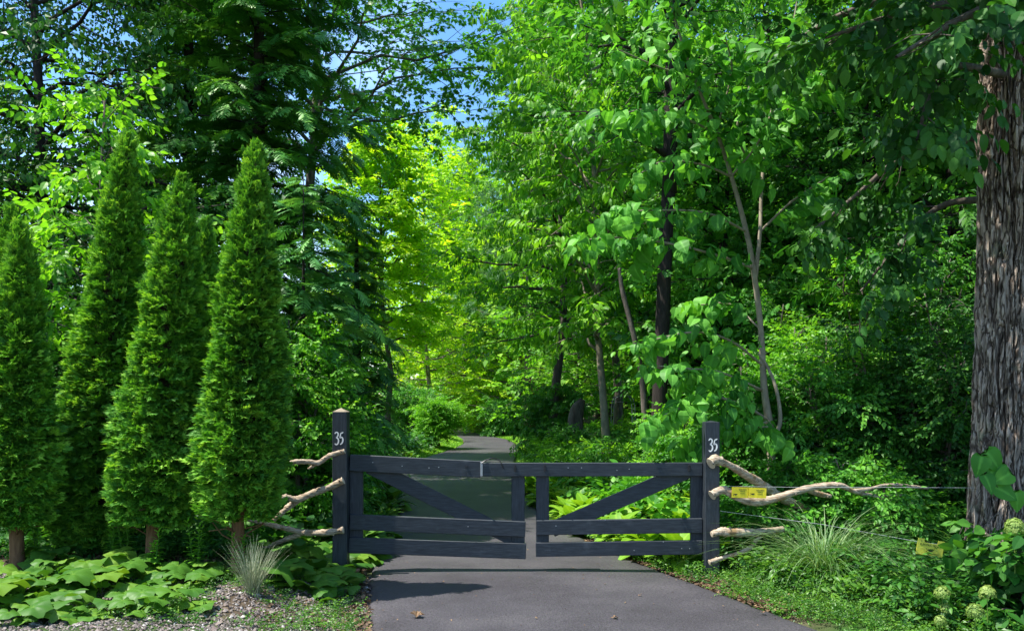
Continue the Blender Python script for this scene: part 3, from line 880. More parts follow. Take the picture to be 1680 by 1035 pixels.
def grow(seed, H, Rad, base, n_limb, tr, sub=6, per=5, lean=(0, 0), up=(55, 15), shape='round', wander=.04, twig_r=True, droop=.15, trunk_n=9, flat=.35, stems=1, spread=0.0, top=1.0):
    """skeleton of a broadleaf tree. returns (branch Geo, frame pos, frame direction, frame up)"""
    rng = np.random.default_rng(seed)
    g = Geo(); pos, fwd = [], []
    for st in range(stems):
        sa = rng.uniform(0, 6.28); sr = spread * rng.uniform(.5, 1) if stems > 1 else 0
        k = 9
        z = np.linspace(0, 1, k)
        Hs = H * (1 if stems == 1 else rng.uniform(.75, 1))
        wx = np.cumsum(rng.normal(0, wander, k)) * Hs * .25; wy = np.cumsum(rng.normal(0, wander, k)) * Hs * .25
        tx = lean[0] * z + wx - wx[0] + math.cos(sa) * sr * z ** 1.2; ty = lean[1] * z + wy - wy[0] + math.sin(sa) * sr * z ** 1.2
        T = np.stack([tx, ty, z * Hs * top], -1)
        rr = tr * (1 - .85 * z) + .004
        rr[0] *= 1.25
        T0 = T.copy(); T0[0, 2] -= .25
        tube(g, T0, rr, trunk_n, True, r=.5)
        a = rng.uniform(0, 6.28)
        nl = n_limb if stems == 1 else max(4, n_limb // stems)
        for i in range(nl):
            t = base + (1 - base) * ((i + rng.uniform(0, .8)) / nl)
            t = min(t, .99)
            p = np.array([np.interp(t, z, T[:, j]) for j in range(3)])
            a += 2.4 + rng.normal(0, .35)
            q = (t - base) / (1 - base)
            if shape == 'round': prof = math.sin(math.pi * min(1, .18 + .78 * q)) ** .6
            elif shape == 'cone': prof = 1 - .88 * q
            elif shape == 'vase': prof = .45 + .55 * q
            else: prof = 1.0
            l = Rad * prof * rng.uniform(.72, 1.15)
            e0 = R(up[0] * q + up[1] * (1 - q) + rng.normal(0, 8))
            m = 7
            s = np.linspace(0, 1, m)
            dirh = np.array([math.cos(a), math.sin(a), 0])
            side = np.array([-math.sin(a), math.cos(a), 0])
            cur = rng.normal(0, .12)
            B = p + (s * l)[:, None] * dirh * math.cos(e0) + ((s * l * math.sin(e0)) - droop * l * s ** 2)[:, None] * np.array([0, 0, 1.]) + (cur * l * s ** 2)[:, None] * side
            B[1:] += rng.normal(0, .02 * l, (m - 1, 3))
            r0 = max(.006, np.interp(t, z, rr) * .55)
            tube(g, B, r0 * (1 - .85 * s) + .002, 5, False, r=.5)
            ns = max(2, int(sub * l / Rad + .5))
            for j in range(ns + 1):
                u = .22 + .78 * (j + rng.uniform(-.25, .25)) / ns if j < ns else 1.0
                u = min(max(u, .1), 1)
                bp = np.array([np.interp(u, s, B[:, c]) for c in range(3)])
                sg = 1 if j % 2 else -1
                yaw = sg * R(rng.uniform(30, 75)) if j < ns else 0
                d = dirh * math.cos(yaw) + side * math.sin(yaw)
                d = d + np.array([0, 0, rng.uniform(-.35, .45)])
                d /= np.linalg.norm(d)
                ll = l * rng.uniform(.28, .5) * (1.1 - .5 * u) + .12 * Rad
                E = bp + d * ll + np.array([0, 0, -droop * ll * .8])
                if twig_r: tube(g, [bp, (bp + E) / 2 + rng.normal(0, .03 * ll, 3), E], [r0 * .3 * (1 - .6 * u) + .003, r0 * .15 + .002, .0015], 3, False, r=.5)
                for c in range(per):
                    w = (c + rng.uniform(.2, 1)) / per
                    sp = bp + (E - bp) * w + rng.normal(0, .05 * ll + .02, 3)
                    yy = rng.normal(0, 1.0)
                    dd = d * math.cos(yy) + np.cross(d, [0, 0, 1.]) * math.sin(yy)
                    dd[2] += rng.normal(-.1, flat)
                    pos.append(sp); fwd.append(dd)
    pos, fwd = np.array(pos), norm(np.array(fwd))
    upv = np.array([0, 0, 1.]) + rng.normal(0, .45, pos.shape)
    return g, pos, fwd, upv, rng

def broadleaf(name, label, cat, loc, mat, bark, leafs, seed, group=None, sc=(.8, 1.25), rz=0, rspread=.22, **kw):
    root = empty(name, loc, rz)
    tag(root, label, cat, group)
    g, pos, fwd, upv, rng = grow(seed, **kw)
    g.obj('trunk' if kw.get('stems', 1) == 1 else 'stems', bark, root, smooth=True)
    c = Geo()
    place_sprays(c, leafs, pos, fwd, upv, rng.uniform(sc[0], sc[1], len(pos)), rng, rspread)
    c.obj('crown', mat, root)
    return root

def copy_tree(src, loc, rz=0, s=1.0, label=None, group=None, sz=None):
    r = src.copy(); COL.objects.link(r); r.location = loc; r.rotation_euler = (0, 0, rz); r.scale = (s, s, sz or s)
    if label: r['label'] = label
    if group: r['group'] = group
    for ch in src.children:
        c = ch.copy(); COL.objects.link(c); c.parent = r
    return r

def conifer(name, label, loc, mat, bark, seed, H, Rad, n_whorl, base=.02, frond=.5, droop=.35, up=5, lean=(0, 0), tr=.16, step=.16, cat='hemlock', power=.85, group=None, tip=.25, wr=1.0):
    root = empty(name, loc); tag(root, label, cat, group)
    rng = np.random.default_rng(seed)
    g = Geo()
    z = np.linspace(0, 1, 12)
    T = np.stack([lean[0] * z, lean[1] * z, z * H], -1); T[0, 2] = -.3
    tube(g, T, tr * (1 - .93 * z), 9, True)
    pos, fwd, ups, scl = [], [], [], []
    a = 0
    for i in range(n_whorl):
        q = base + (1 - base) * (i / n_whorl) ** .95
        p = np.array([np.interp(q, z, T[:, j]) for j in range(3)])
        a += 2.4 + rng.normal(0, .3)
        l = (Rad * (1 - q) ** power + .12) * (rng.uniform(.72, 1.15) if rng.random() < .82 else rng.uniform(.3, .6))
        d = np.array([math.cos(a), math.sin(a), 0]); sd = np.array([-math.sin(a), math.cos(a), 0])
        e = R(up + 25 * q + rng.normal(0, 6))
        m = 7; s = np.linspace(0, 1, m)
        B = p + (s * l)[:, None] * d * math.cos(e) + (s * l * math.sin(e) - droop * l * s ** 2.2)[:, None] * np.array([0, 0, 1.]) + (rng.normal(0, .08) * l * s ** 2)[:, None] * sd
        tube(g, B, np.maximum(.003, tr * .22 * (1 - q) * (1 - .85 * s)), 4, False)
        ns = max(2, int(l / step))
        for j in range(ns + 1):
            u = .12 + .88 * j / ns
            bp = np.array([np.interp(u, s, B[:, c]) for c in range(3)])
            u2 = min(1, u + .05); tn = norm(np.array([np.interp(u2, s, B[:, c]) for c in range(3)]) - np.array([np.interp(u - .05, s, B[:, c]) for c in range(3)]))
            for sg in ((-1, 1) if j < ns else (0,)):
                yaw = sg * R(rng.uniform(35, 70))
                dd = tn * math.cos(yaw) + sd * math.sin(yaw) + np.array([0, 0, rng.normal(-.12, .1)])
                f = frond * rng.uniform(.7, 1.2) * (1.15 - .35 * u) * min(1, .35 + l / (Rad * .7))
                pos.append(bp + rng.normal(0, .02, 3)); fwd.append(dd); ups.append(np.array([0, 0, 1.]) + rng.normal(0, .22, 3)); scl.append(f)
                if f > .3 and rng.random() < .8:
                    pos.append(bp + norm(dd) * f * .45 + rng.normal(0, .03, 3)); fwd.append(dd + rng.normal(0, .3, 3)); ups.append(np.array([0, 0, 1.]) + rng.normal(0, .3, 3)); scl.append(f * .75)
    g.obj('trunk', bark, root, smooth=True)
    c = Geo()
    place_sprays(c, FRONDS, np.array(pos), np.array(fwd), np.array(ups), np.array(scl), rng)
    c.obj('crown', mat, root)
    return root

def arb_mesh(seed, H, Rad, n, base_z=.45):
    """arborvitae: dense upright column of little fans on a lumpy shell"""
    rng = np.random.default_rng(seed)
    c = Geo()
    ph = rng.uniform(0, 6.28, 8)
    def radius(q, a):
        q = np.clip(q, 0, 1)
        body = Rad * (1 - q) ** .66 * (1 - .45 * np.exp(-(q / .09) ** 2)) + .03 * (1 - q)
        lump = 1 + .05 * np.sin(23 * q * (1 + .2 * np.sin(a + ph[6])) + 2 * np.sin(2 * a + ph[7])) + .10 * np.sin(3 * a + ph[0] + 9 * q) + .06 * np.sin(5 * a + ph[1] - 17 * q) + .06 * np.sin(2 * a + ph[2] + 31 * q) + .045 * np.sin(7 * a + 60 * q + ph[3])
        return body * lump
    Hf = H - base_z
    for shell, m in ((1.0, n), (.86, n // 2), (.66, n // 4)):
        q = 1 - np.sqrt(rng.uniform(0, 1, int(m * 1.0)))
        q = np.concatenate([q, rng.uniform(.75, 1, m // 12)])
        # layered tufts: gather fans into irregular rows
        a = rng.uniform(0, 2 * np.pi, len(q))
        row = .15 + .0 * q
        zz = q * Hf
        zz = zz + .05 * np.sin(zz / row * 2 * np.pi + 3 * np.sin(2 * a + ph[4]) + 2 * np.sin(5 * a + ph[5]) + rng.normal(0, .5, len(q)))
        qq = np.clip(zz / Hf, 0, 1)
        cr = np.sin(zz / row * 2 * np.pi + 3 * np.sin(2 * a + ph[4]) + 2 * np.sin(5 * a + ph[5]))
        r = radius(qq, a) * shell + .030 * cr * (1 - .5 * qq) + rng.normal(0, .017, len(q)) + (rng.uniform(0, 1, len(q)) < .03) * rng.uniform(.0, .07, len(q))
        r = np.maximum(r, .004)
        out = np.stack([np.cos(a), np.sin(a), np.zeros_like(a)], -1)
        tg = np.stack([-np.sin(a), np.cos(a), np.zeros_like(a)], -1)
        pos = np.stack([np.cos(a) * r, np.sin(a) * r, base_z + zz], -1)
        upw = .35 + .9 * qq[:, None] ** 2
        fl = (rng.uniform(0, 1, len(q)) < .62)[:, None]
        fwd = out * (1 - .6 * qq[:, None]) + np.array([0, 0, 1.]) * np.where(fl, .12 + .8 * qq[:, None] ** 3, upw) + tg * rng.normal(0, .38, len(q))[:, None] + rng.normal(0, .2, (len(q), 3))
        up = np.where(fl, np.array([0, 0, 1.]) + rng.normal(0, .35, (len(q), 3)), 0) + np.where(fl, 0, 1) * (tg * rng.choice([-1, 1], len(q))[:, None] * .9 + np.array([0, 0, 1.]) * rng.normal(.5, .4, len(q))[:, None] + out * rng.normal(0, .3, len(q))[:, None])
        sc = rng.uniform(.06, .125, len(q)) * (1.05 - .35 * qq)
        # colour: paler on the outer tuft rows, darker between them
        hole = np.sin(4 * a + 13 * qq + ph[1]) * np.sin(3 * a - 21 * qq + ph[3]) + .35 * np.sin(50 * qq + 5 * a)
        sc = sc * np.where((hole > .62) & (shell > .7) & (rng.uniform(0, 1, len(q)) < .75), .25, 1)
        pick = rng.integers(0, 4, len(q)); Mx = frames(fwd, up, sc)
        rn = np.clip(.45 + .24 * rng.standard_normal(len(q)) + .15 * cr, 0, 1)
        for k in range(4):
            s = pick == k
            scatter(c, FANS[k], Mx[s], pos[s], rn[s])
    # inner mass of old twigs
    qs = np.linspace(0, .96, 26); aa = np.linspace(0, 2 * np.pi, 20, endpoint=False)
    V = []
    for q in qs:
        r = radius(q, aa) * .58
        V.append(np.stack([np.cos(aa) * r, np.sin(aa) * r, np.full(20, base_z + .08 + q * Hf)], -1))
    inner = Geo(); inner.add(np.concatenate(V), grid_tris(26, 20, True))
    t = Geo()
    tube(t, [(0, 0, -.3), (.01, 0, .1), (-.015, .01, .5), (.0, 0, 1.1), (0, 0, H * .8)], [.075, .058, .052, .045, .01], 10)
    for k in range(16):      # bare lower twigs
        a = rng.uniform(0, 6.28); z0 = rng.uniform(.25, .75); l = rng.uniform(.15, .34)
        e = np.array([math.cos(a), math.sin(a), rng.uniform(.1, .7)])
        tube(t, [(0, 0, z0), np.array([0, 0, z0]) + e * l * .6, np.array([0, 0, z0]) + e * l + rng.normal(0, .04, 3)], [.009, .006, .003], 4)
    return c, inner, t

M_TWIG = rough_mat('dead_twig', [(.3, (.02, .016, .01)), (.6, (.05, .04, .022)), (.8, (.07, .06, .03))], (1, 1, 1), 20, bump=.8)
ARBG = 'arborvitae trees along the gravel bed'
def arb(name_label, seed, px, py_top, Y, halfw_px, lean_deg, n, yaw=0, base=.45, lean_y=0):
    x = PX(px, Y); z0 = float(hz(x, Y))
    top = P(0, py_top, Y)[2] - z0
    H = top / math.cos(R(lean_deg))
    c, i, t = arb_mesh(seed, H, halfw_px / F * Y, n, base)
    root = empty('arborvitae', (x, Y, z0)); tag(root, name_label, 'arborvitae', ARBG)
    root.rotation_euler = (R(lean_y), R(lean_deg), 0)
    t.obj('trunk', M_BARKR, root, smooth=True)
    c.obj('crown', M_ARB, root); i.obj('inner_twigs', M_TWIG, root, smooth=True)
    return root
arb('tall bright arborvitae nearest the driveway, its tan trunk bare at the foot', 1, 388, 246, 6.65, 58, 2.6, 9500, base=.56)
arb('broad leaning arborvitae in the middle, with a brown trunk between weeds', 2, 246, 300, 6.85, 58, 4.8, 9500, base=.42)
arb('tallest leaning arborvitae, foliage down to the ground, left of the broad middle one', 3, 148, 230, 7.4, 58, 5.2, 9500, base=.12)
arb('slim dark arborvitae half hidden between the middle and the nearest bright one', 4, 325, 366, 8.9, 32, 1.5, 5200, base=.3)
arb('dark arborvitae cut by the left edge of the photo, trunk in deep shade', 5, 26, 378, 6.75, 46, .8, 8000, base=.40)
arb('narrow arborvitae tip peeking out behind the leftmost one', 6, 12, 345, 8.2, 42, 0.5, 5200, base=.3)

# ------------------------------------------------------------------ trees
S_FAR = sprays(LEAF_S, 9, .42, .13)
S_MID = sprays(LEAF_S, 11, .38, .105)
S_MIDO = sprays(LEAF_O, 9, .40, .12)
S_SMALL = sprays(LEAF_W, 12, .30, .062)
S_LONG = sprays(LEAF_L, 9, .42, .17, yaw=50, droop=38, flat=22)
HEARTS = [leaf_outline([(0, .06), (.24 * w, -.06), (.40 * w, .10), (.44 * w, .32), (.34 * w, .60), (.16 * w, .82), (0, 1)], fold=fo, sag=sa, cup=cu) for w, fo, sa, cu in ((1, .18, .35, 0), (.9, .42, .15, -.3), (1.1, .05, .6, .4), (.8, .3, .8, 0), (1.05, -.15, .4, .5))]
S_HEART = [spray_tpl(HEARTS[i], 3 + i % 3, .42, .15 + .012 * i, 11 * i + 3, yaw=60, droop=25 + 9 * i, flat=26) for i in range(5)]
S_BIGD = sprays(LEAF_O, 9, .45, .135, droop=30)
S_MAPLE = sprays(LEAF_M, 6, .34, .13, yaw=70, droop=12, flat=14)
S_MAPF = sprays(LEAF_M, 5, .34, .15, yaw=70, droop=8, flat=10)
S_BIRCH = sprays(LEAF_W, 10, .5, .085, droop=45, flat=30)

def G3(px, Y): 
    x = PX(px, Y); return (x, Y, float(hz(x, Y)))

# big hemlocks behind the arborvitaes
conifer('hemlock', 'huge dark hemlock with drooping flat sprays, left of the driveway behind the pointed post', G3(425, 12.2), M_HEM, M_BARKD, 3, 15, 2.1, 240, frond=.40, tr=.14, step=.15, power=.62)
conifer('hemlock', 'dark hemlock standing behind the tips of the leaning arborvitaes', G3(310, 14.5), M_HEM, M_BARKD, 4, 12.5, 2.9, 130, frond=.6, tr=.2, step=.26)
conifer('hemlock', 'shorter dark hemlock further back, low branches over the left driveway edge', G3(585, 16), M_HEM, M_BARKD, 5, 5.6, 1.0, 80, frond=.5, tr=.16, step=.22)
conifer('young_hemlock', 'small pale hemlock with light drooping sprays right of the nearest arborvitae', G3(498, 9.3), M_HEMP, M_BARKD, 6, 4.1, 1.0, 52, frond=.36, tr=.05, step=.13, droop=.3)

# dark airy trees, top left
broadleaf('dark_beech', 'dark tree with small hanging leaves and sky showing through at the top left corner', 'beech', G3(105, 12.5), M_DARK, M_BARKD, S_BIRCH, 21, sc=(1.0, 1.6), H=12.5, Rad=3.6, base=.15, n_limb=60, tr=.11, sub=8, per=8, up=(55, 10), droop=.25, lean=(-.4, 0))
broadleaf('dark_beech', 'second dark small leaved tree further left, mostly outside the photo', 'beech', G3(-90, 13.5), M_DARK, M_BARKD, S_BIRCH, 22, H=12, Rad=3.2, base=.12, n_limb=50, tr=.11, sub=8, per=7, up=(50, 10), droop=.25)
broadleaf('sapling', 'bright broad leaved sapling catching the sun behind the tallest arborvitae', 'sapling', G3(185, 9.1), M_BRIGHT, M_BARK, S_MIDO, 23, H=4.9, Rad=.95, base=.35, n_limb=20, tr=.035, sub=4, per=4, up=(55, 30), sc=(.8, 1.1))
broadleaf('understory_tree', 'shaded understory tree behind the leftmost arborvitaes', 'tree', G3(95, 12.5), M_DARK, M_BARK, S_MIDO, 24, H=5.4, Rad=2.2, base=.12, n_limb=26, tr=.07, sub=6, per=5)
broadleaf('shrub', 'light green fine leaved shrub between the nearest arborvitae and the pointed post', 'shrub', G3(492, 8.9), M_BRIGHT, M_BARK, S_SMALL, 25, H=2.65, Rad=.62, base=.08, n_limb=36, tr=.022, sub=5, per=6, stems=4, spread=.35, up=(60, 30))
broadleaf('shrub', 'mid green shrub low behind the left driftwood branches', 'shrub', G3(525, 9.6), M_MID, M_BARK, S_SMALL, 26, H=1.5, Rad=.7, base=.08, n_limb=30, tr=.02, sub=5, per=6, stems=4, spread=.35)
for i, (px, Y, H, lb) in enumerate([(230, 10.5, 3.2, 'dark shrub in the gap behind the two leaning arborvitaes'), (360, 10.4, 2.6, 'dark shrub behind the slim arborvitae'), (60, 10.2, 3.0, 'dark shrub behind the leftmost arborvitae'), (470, 11, 2.0, 'dark shrub under the big hemlock')]):
    broadleaf('shrub', lb, 'shrub', G3(px, Y), M_DARK, M_BARKD, S_SMALL, 30 + i, H=H, Rad=.95, base=.05, n_limb=40, tr=.025, sub=5, per=6, stems=4, spread=.6)

# maple leaning its branches across the sky
broadleaf('maple', 'maple whose long dark limbs reach right across the blue sky gap', 'maple', G3(505, 17.5), M_MID, M_BARK, S_MAPLE, 41, H=14.5, Rad=4.7, base=.46, n_limb=50, tr=.15, sub=10, per=8, up=(60, 22), droop=.08, lean=(.1, 0), flat=.18, sc=(.9, 1.3))
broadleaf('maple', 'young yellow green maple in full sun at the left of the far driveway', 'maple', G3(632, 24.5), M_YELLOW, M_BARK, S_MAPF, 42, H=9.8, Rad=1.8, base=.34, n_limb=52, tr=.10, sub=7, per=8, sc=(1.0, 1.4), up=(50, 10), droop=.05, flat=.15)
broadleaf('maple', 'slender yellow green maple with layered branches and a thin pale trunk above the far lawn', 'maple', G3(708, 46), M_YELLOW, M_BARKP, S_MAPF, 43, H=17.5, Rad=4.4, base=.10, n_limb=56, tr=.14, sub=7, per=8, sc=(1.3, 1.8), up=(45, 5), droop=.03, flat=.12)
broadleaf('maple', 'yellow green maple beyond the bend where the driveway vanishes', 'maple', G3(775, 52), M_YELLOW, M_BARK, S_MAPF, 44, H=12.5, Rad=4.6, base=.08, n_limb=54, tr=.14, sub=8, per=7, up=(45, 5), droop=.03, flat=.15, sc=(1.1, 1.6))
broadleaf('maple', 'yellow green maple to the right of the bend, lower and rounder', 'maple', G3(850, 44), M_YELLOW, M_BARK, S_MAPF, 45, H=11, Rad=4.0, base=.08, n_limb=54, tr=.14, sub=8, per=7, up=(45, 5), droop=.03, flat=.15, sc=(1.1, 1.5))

broadleaf('maple', 'tall yellow green maple filling the far gap left of the bend, behind the rounded shrub', 'maple', G3(738, 62), M_YELLOW, M_BARK, S_MAPF, 46, H=20, Rad=4.6, base=.06, n_limb=60, tr=.16, sub=8, per=7, up=(45, 5), droop=.03, flat=.15, sc=(1.8, 2.5))
broadleaf('maple', 'tall bright maple straight beyond the bend under the white pine', 'maple', G3(798, 68), M_BRIGHT, M_BARK, S_MAPF, 47, H=21, Rad=4.8, base=.06, n_limb=60, tr=.16, sub=8, per=7, up=(45, 5), droop=.03, flat=.15, sc=(1.9, 2.6))
# tall bright trees right of centre
broadleaf('hickory', 'tall light green tree with drooping long leaves right of the sky gap', 'tree', G3(905, 21), M_BRIGHT, M_BARK, S_LONG, 51, H=14.5, Rad=2.9, base=.22, n_limb=56, tr=.13, sub=7, per=6, up=(60, 15), droop=.12, lean=(.5, 0))
broadleaf('hickory', 'light green tree with slanting thin pale limbs just left of the black trunk', 'tree', G3(1000, 15.5), M_BRIGHT, M_BARKP, S_LONG, 52, H=11, Rad=2.2, base=.22, n_limb=44, tr=.08, sub=6, per=6, up=(60, 35), droop=.15, lean=(-.7, 0))
broadleaf('hickory', 'leafy tree whose low boughs reach left over the far driveway', 'tree', G3(1010, 24), M_BRIGHT, M_BARK, S_LONG, 53, H=12, Rad=3.2, base=.30, n_limb=50, tr=.14, sub=7, per=6, up=(50, 8), droop=.15)
# white pines
def pine(label, loc, seed, H, Rad, n):
    root = empty('white_pine', loc); tag(root, label, 'pine', 'white pines beyond the driveway')
    rng = np.random.default_rng(seed); g = Geo(); c = Geo()
    tube(g, [(0, 0, -.3), (.1, 0, H * .5), (0, 0, H)], [.28, .2, .03], 8)
    pos, fwd = [], []
    a = 0
    for i in range(n):
        q = .2 + .8 * i / n; a += 2.4 + rng.normal(0, .3)
        l = Rad * (1 - q) ** .6 * rng.uniform(.6, 1.15) + .3
        d = np.array([math.cos(a), math.sin(a), .22 + .3 * q]); p = np.array([0, 0, q * H])
        tube(g, [p, p + d * l * .5 - (0, 0, .05 * l), p + d * l], [.05 * (1 - q) + .01, .03 * (1 - q) + .01, .005], 4, False)
        m = int(l * 16) + 6
        u = rng.uniform(.3, 1.02, m)
        pp = p + d * (u * l)[:, None] + rng.normal(0, 1, (m, 3)) * np.array([.22, .22, .08]) * (l * .7)
        pos.append(pp); fwd.append(d + rng.normal(0, .5, (m, 3)) + np.array([0, 0, .5]))
    pos = np.concatenate(pos); fwd = np.concatenate(fwd)
    place_sprays(c, PINES, pos, fwd, rng.normal(0, 1, pos.shape), rng.uniform(.26, .42, len(pos)), rng)
    g.obj('trunk', M_BARK, root, smooth=True); c.obj('crown', M_PINE, root)
    return root
pine('white pine with soft blue green tufts low in the sky gap', G3(768, 62), 61, 22.5, 4.5, 60)
pine('tall white pine behind the bright trees at the top of the photo', G3(868, 40), 62, 24, 3.4, 70)
pine('white pine crown seen between the maples beyond the bend', G3(815, 56), 63, 14, 3.2, 46)

# black trunk and its crown
def trunk_tree(name, label, cat, ctrl, bark, crown=None, n=12, tile=1):
    """trunk given by photo points (px, py, half width px, Y)"""
    p0 = P(ctrl[0][0], ctrl[0][1], ctrl[0][3])
    root = empty(name, tuple(p0)); tag(root, label, cat)
    c = [[*(P(a, b, y) - p0), w / F * y] for a, b, w, y in ctrl]
    s = smooth_path(c, 50)
    g = Geo(); tube(g, s[:, :3], s[:, 3], n)
    g.obj('trunk', bark, root, smooth=True)
    return root, s
bt, s = trunk_tree('oak', 'straight black trunked tree behind the large leaved sapling', 'oak', [(1074, 800, 16, 12), (1080, 700, 13, 12), (1086, 560, 12, 12), (1092, 400, 11.5, 12), (1100, 250, 11, 12), (1103, 60, 10, 12), (1110, -150, 9, 12), (1112, -420, 6, 12)], M_BARKD)
g, pos, fwd, upv, rng = grow(71, H=5, Rad=2.0, base=.05, n_limb=24, tr=.09, sub=6, per=6)
pos = pos + s[30, :3]; c = Geo(); place_sprays(c, S_MIDO, pos, fwd, upv, rng.uniform(.9, 1.2, len(pos)), rng); c.obj('crown', M_MID, bt)
v = Geo(); v.v = [a + np.array(s[30, :3], np.float32) for a in g.v]; v.t, v.r, v.u, v.n = g.t, g.r, g.u, g.n
v.obj('limbs', M_BARKD, bt, smooth=True)
tb, s = trunk_tree('dead_trunk', 'thin brown broken trunk leaning beside the black trunk', 'trunk', [(1062, 790, 6, 12.6), (1055, 640, 5, 12.6), (1042, 560, 4.5, 12.6), (1022, 480, 4, 12.6), (1016, 440, 3, 12.6)], M_BARK, n=8)
tb, s = trunk_tree('stump', 'grey broken stump among the shrubs right of the far driveway', 'stump', [(944, 735, 15, 18), (944, 690, 13, 18), (948, 670, 11, 18), (956, 655, 5, 18)], M_BARK, n=9)

# large leaved sapling in front of the woods
sroot = empty('linden_sapling', tuple(P(1262, 905, 8.7))); tag(sroot, 'slim pale stemmed sapling with big heart shaped leaves, forking beside the right post', 'sapling')
sg = Geo(); o0 = np.array(sroot.location); rng = np.random.default_rng(8)
def spath(pts, n=30):
    c = [[*(P(a, b, y) - o0), .72 * w / F * y] for a, b, w, y in pts]
    s = smooth_path(c, n); tube(sg, s[:, :3], s[:, 3], 8, False, wob=.03, rng=rng); return s
stem = spath([(1268, 905, 10, 8.7), (1264, 720, 9.5, 8.7), (1254, 640, 8, 8.7), (1248, 540, 7, 8.7), (1236, 440, 6.5, 8.7), (1222, 370, 6, 8.7), (1200, 290, 5, 8.65), (1175, 215, 4.5, 8.6), (1140, 130, 3.5, 8.5), (1110, 40, 3, 8.4), (1090, -60, 2, 8.3)], 50)
fork = spath([(1240, 455, 5, 8.7), (1247, 380, 4.5, 8.8), (1250, 300, 4, 8.9), (1262, 200, 3.5, 9), (1290, 100, 2.5, 9), (1310, -10, 2, 9)])
extra = spath([(1270, 720, 5, 8.6), (1280, 690, 5, 8.6), (1274, 640, 4, 8.6), (1258, 600, 3.5, 8.65), (1240, 575, 2.5, 8.7)])
limbs = [spath(p) for p in (
    [(1262, 690, 3.5, 8.7), (1220, 665, 3.5, 8.4), (1160, 650, 3, 8.1), (1110, 672, 2.5, 7.95), (1050, 700, 1.5, 7.9)],
    [(1252, 600, 3, 8.7), (1200, 560, 3, 8.3), (1140, 545, 2.5, 8), (1060, 560, 1.5, 7.9)],
    [(1252, 640, 2.5, 8.7), (1180, 610, 2.2, 8.2), (1130, 605, 2, 8.0), (1080, 600, 1.2, 7.9)],
    [(1236, 440, 3.5, 8.7), (1180, 420, 3, 8.4), (1100, 400, 2.6, 8.1), (1020, 390, 2, 8), (945, 395, 1.2, 7.9)],
    [(1225, 380, 3, 8.7), (1160, 350, 2.6, 8.3), (1080, 345, 2, 8.1), (990, 350, 1.2, 8.0)],
    [(1200, 290, 3, 8.65), (1150, 270, 2.5, 8.4), (1090, 265, 2, 8.2), (1050, 285, 1.2, 8)],
    [(1180, 220, 3, 8.6), (1110, 190, 2.5, 8.3), (1060, 180, 2, 8.2), (1010, 190, 1.2, 8.1)],
    [(1140, 130, 2.5, 8.5), (1080, 110, 2, 8.3), (1010, 80, 1.2, 8.1)],
    [(1247, 380, 3, 8.8), (1300, 330, 2.5, 8.8), (1360, 290, 2, 8.7)],
    [(1250, 300, 3, 8.9), (1210, 220, 2.5, 8.7), (1230, 140, 2, 8.6)],
    [(1262, 200, 2.5, 9), (1320, 160, 2, 8.8), (1350, 120, 1.5, 8.6)],
    [(1200, 290, 2.5, 8.65), (1240, 240, 2, 8.4), (1270, 180, 1.5, 8.2)],
    [(1175, 215, 2.5, 8.6), (1200, 120, 2, 8.4), (1190, 60, 1.5, 8.3)],
    [(1264, 690, 2.5, 8.7), (1230, 700, 2, 8.3), (1260, 700, 1.5, 8.1)],
    [(1248, 540, 2.5, 8.7), (1200, 500, 2, 8.9), (1150, 500, 1.5, 8.9)],
    [(1254, 640, 2.5, 8.7), (1210, 640, 2, 8.6), (1170, 690, 1.5, 8.3), (1130, 720, 1, 8.2)])]
pos, fwd = [], []
for L in limbs + [fork[12:, :], stem[32:, :]]:
    k = len(L); a = L[:, :3]
    ln = np.sum(np.linalg.norm(np.diff(a, axis=0), axis=1))
    m = int(ln * 13) + 3
    for j in range(m):
        u = .22 + .78 * j / (m - 1)
        i = min(int(u * (k - 1)), k - 2)
        t = norm(a[i + 1] - a[i]); sd = np.cross(t, [0, 0, 1]); sg_ = 1 if j % 2 else -1
        d = t * rng.uniform(.1, .8) + sd * sg_ * rng.uniform(.3, 1) + np.array([0, -.25, rng.normal(-.2, .25)])
        pos.append(a[i] + rng.normal(0, .05, 3)); fwd.append(d)
pos, fwd = np.array(pos), np.array(fwd)
w_ = pos + o0; keep = ~((w_[:, 0] > .8) & (w_[:, 0] < 1.32) & (w_[:, 2] > 1.30) & (w_[:, 2] < 2.0)); pos, fwd = pos[keep], fwd[keep]
c = Geo(); place_sprays(c, S_HEART, pos, fwd, np.array([0, 0, 1.]) + rng.normal(0, .3, pos.shape), rng.uniform(.5, 1.1, len(pos)), rng, .34)
sg.obj('trunk', M_BARKP, sroot, smooth=True); c.obj('crown', M_HEART, sroot)

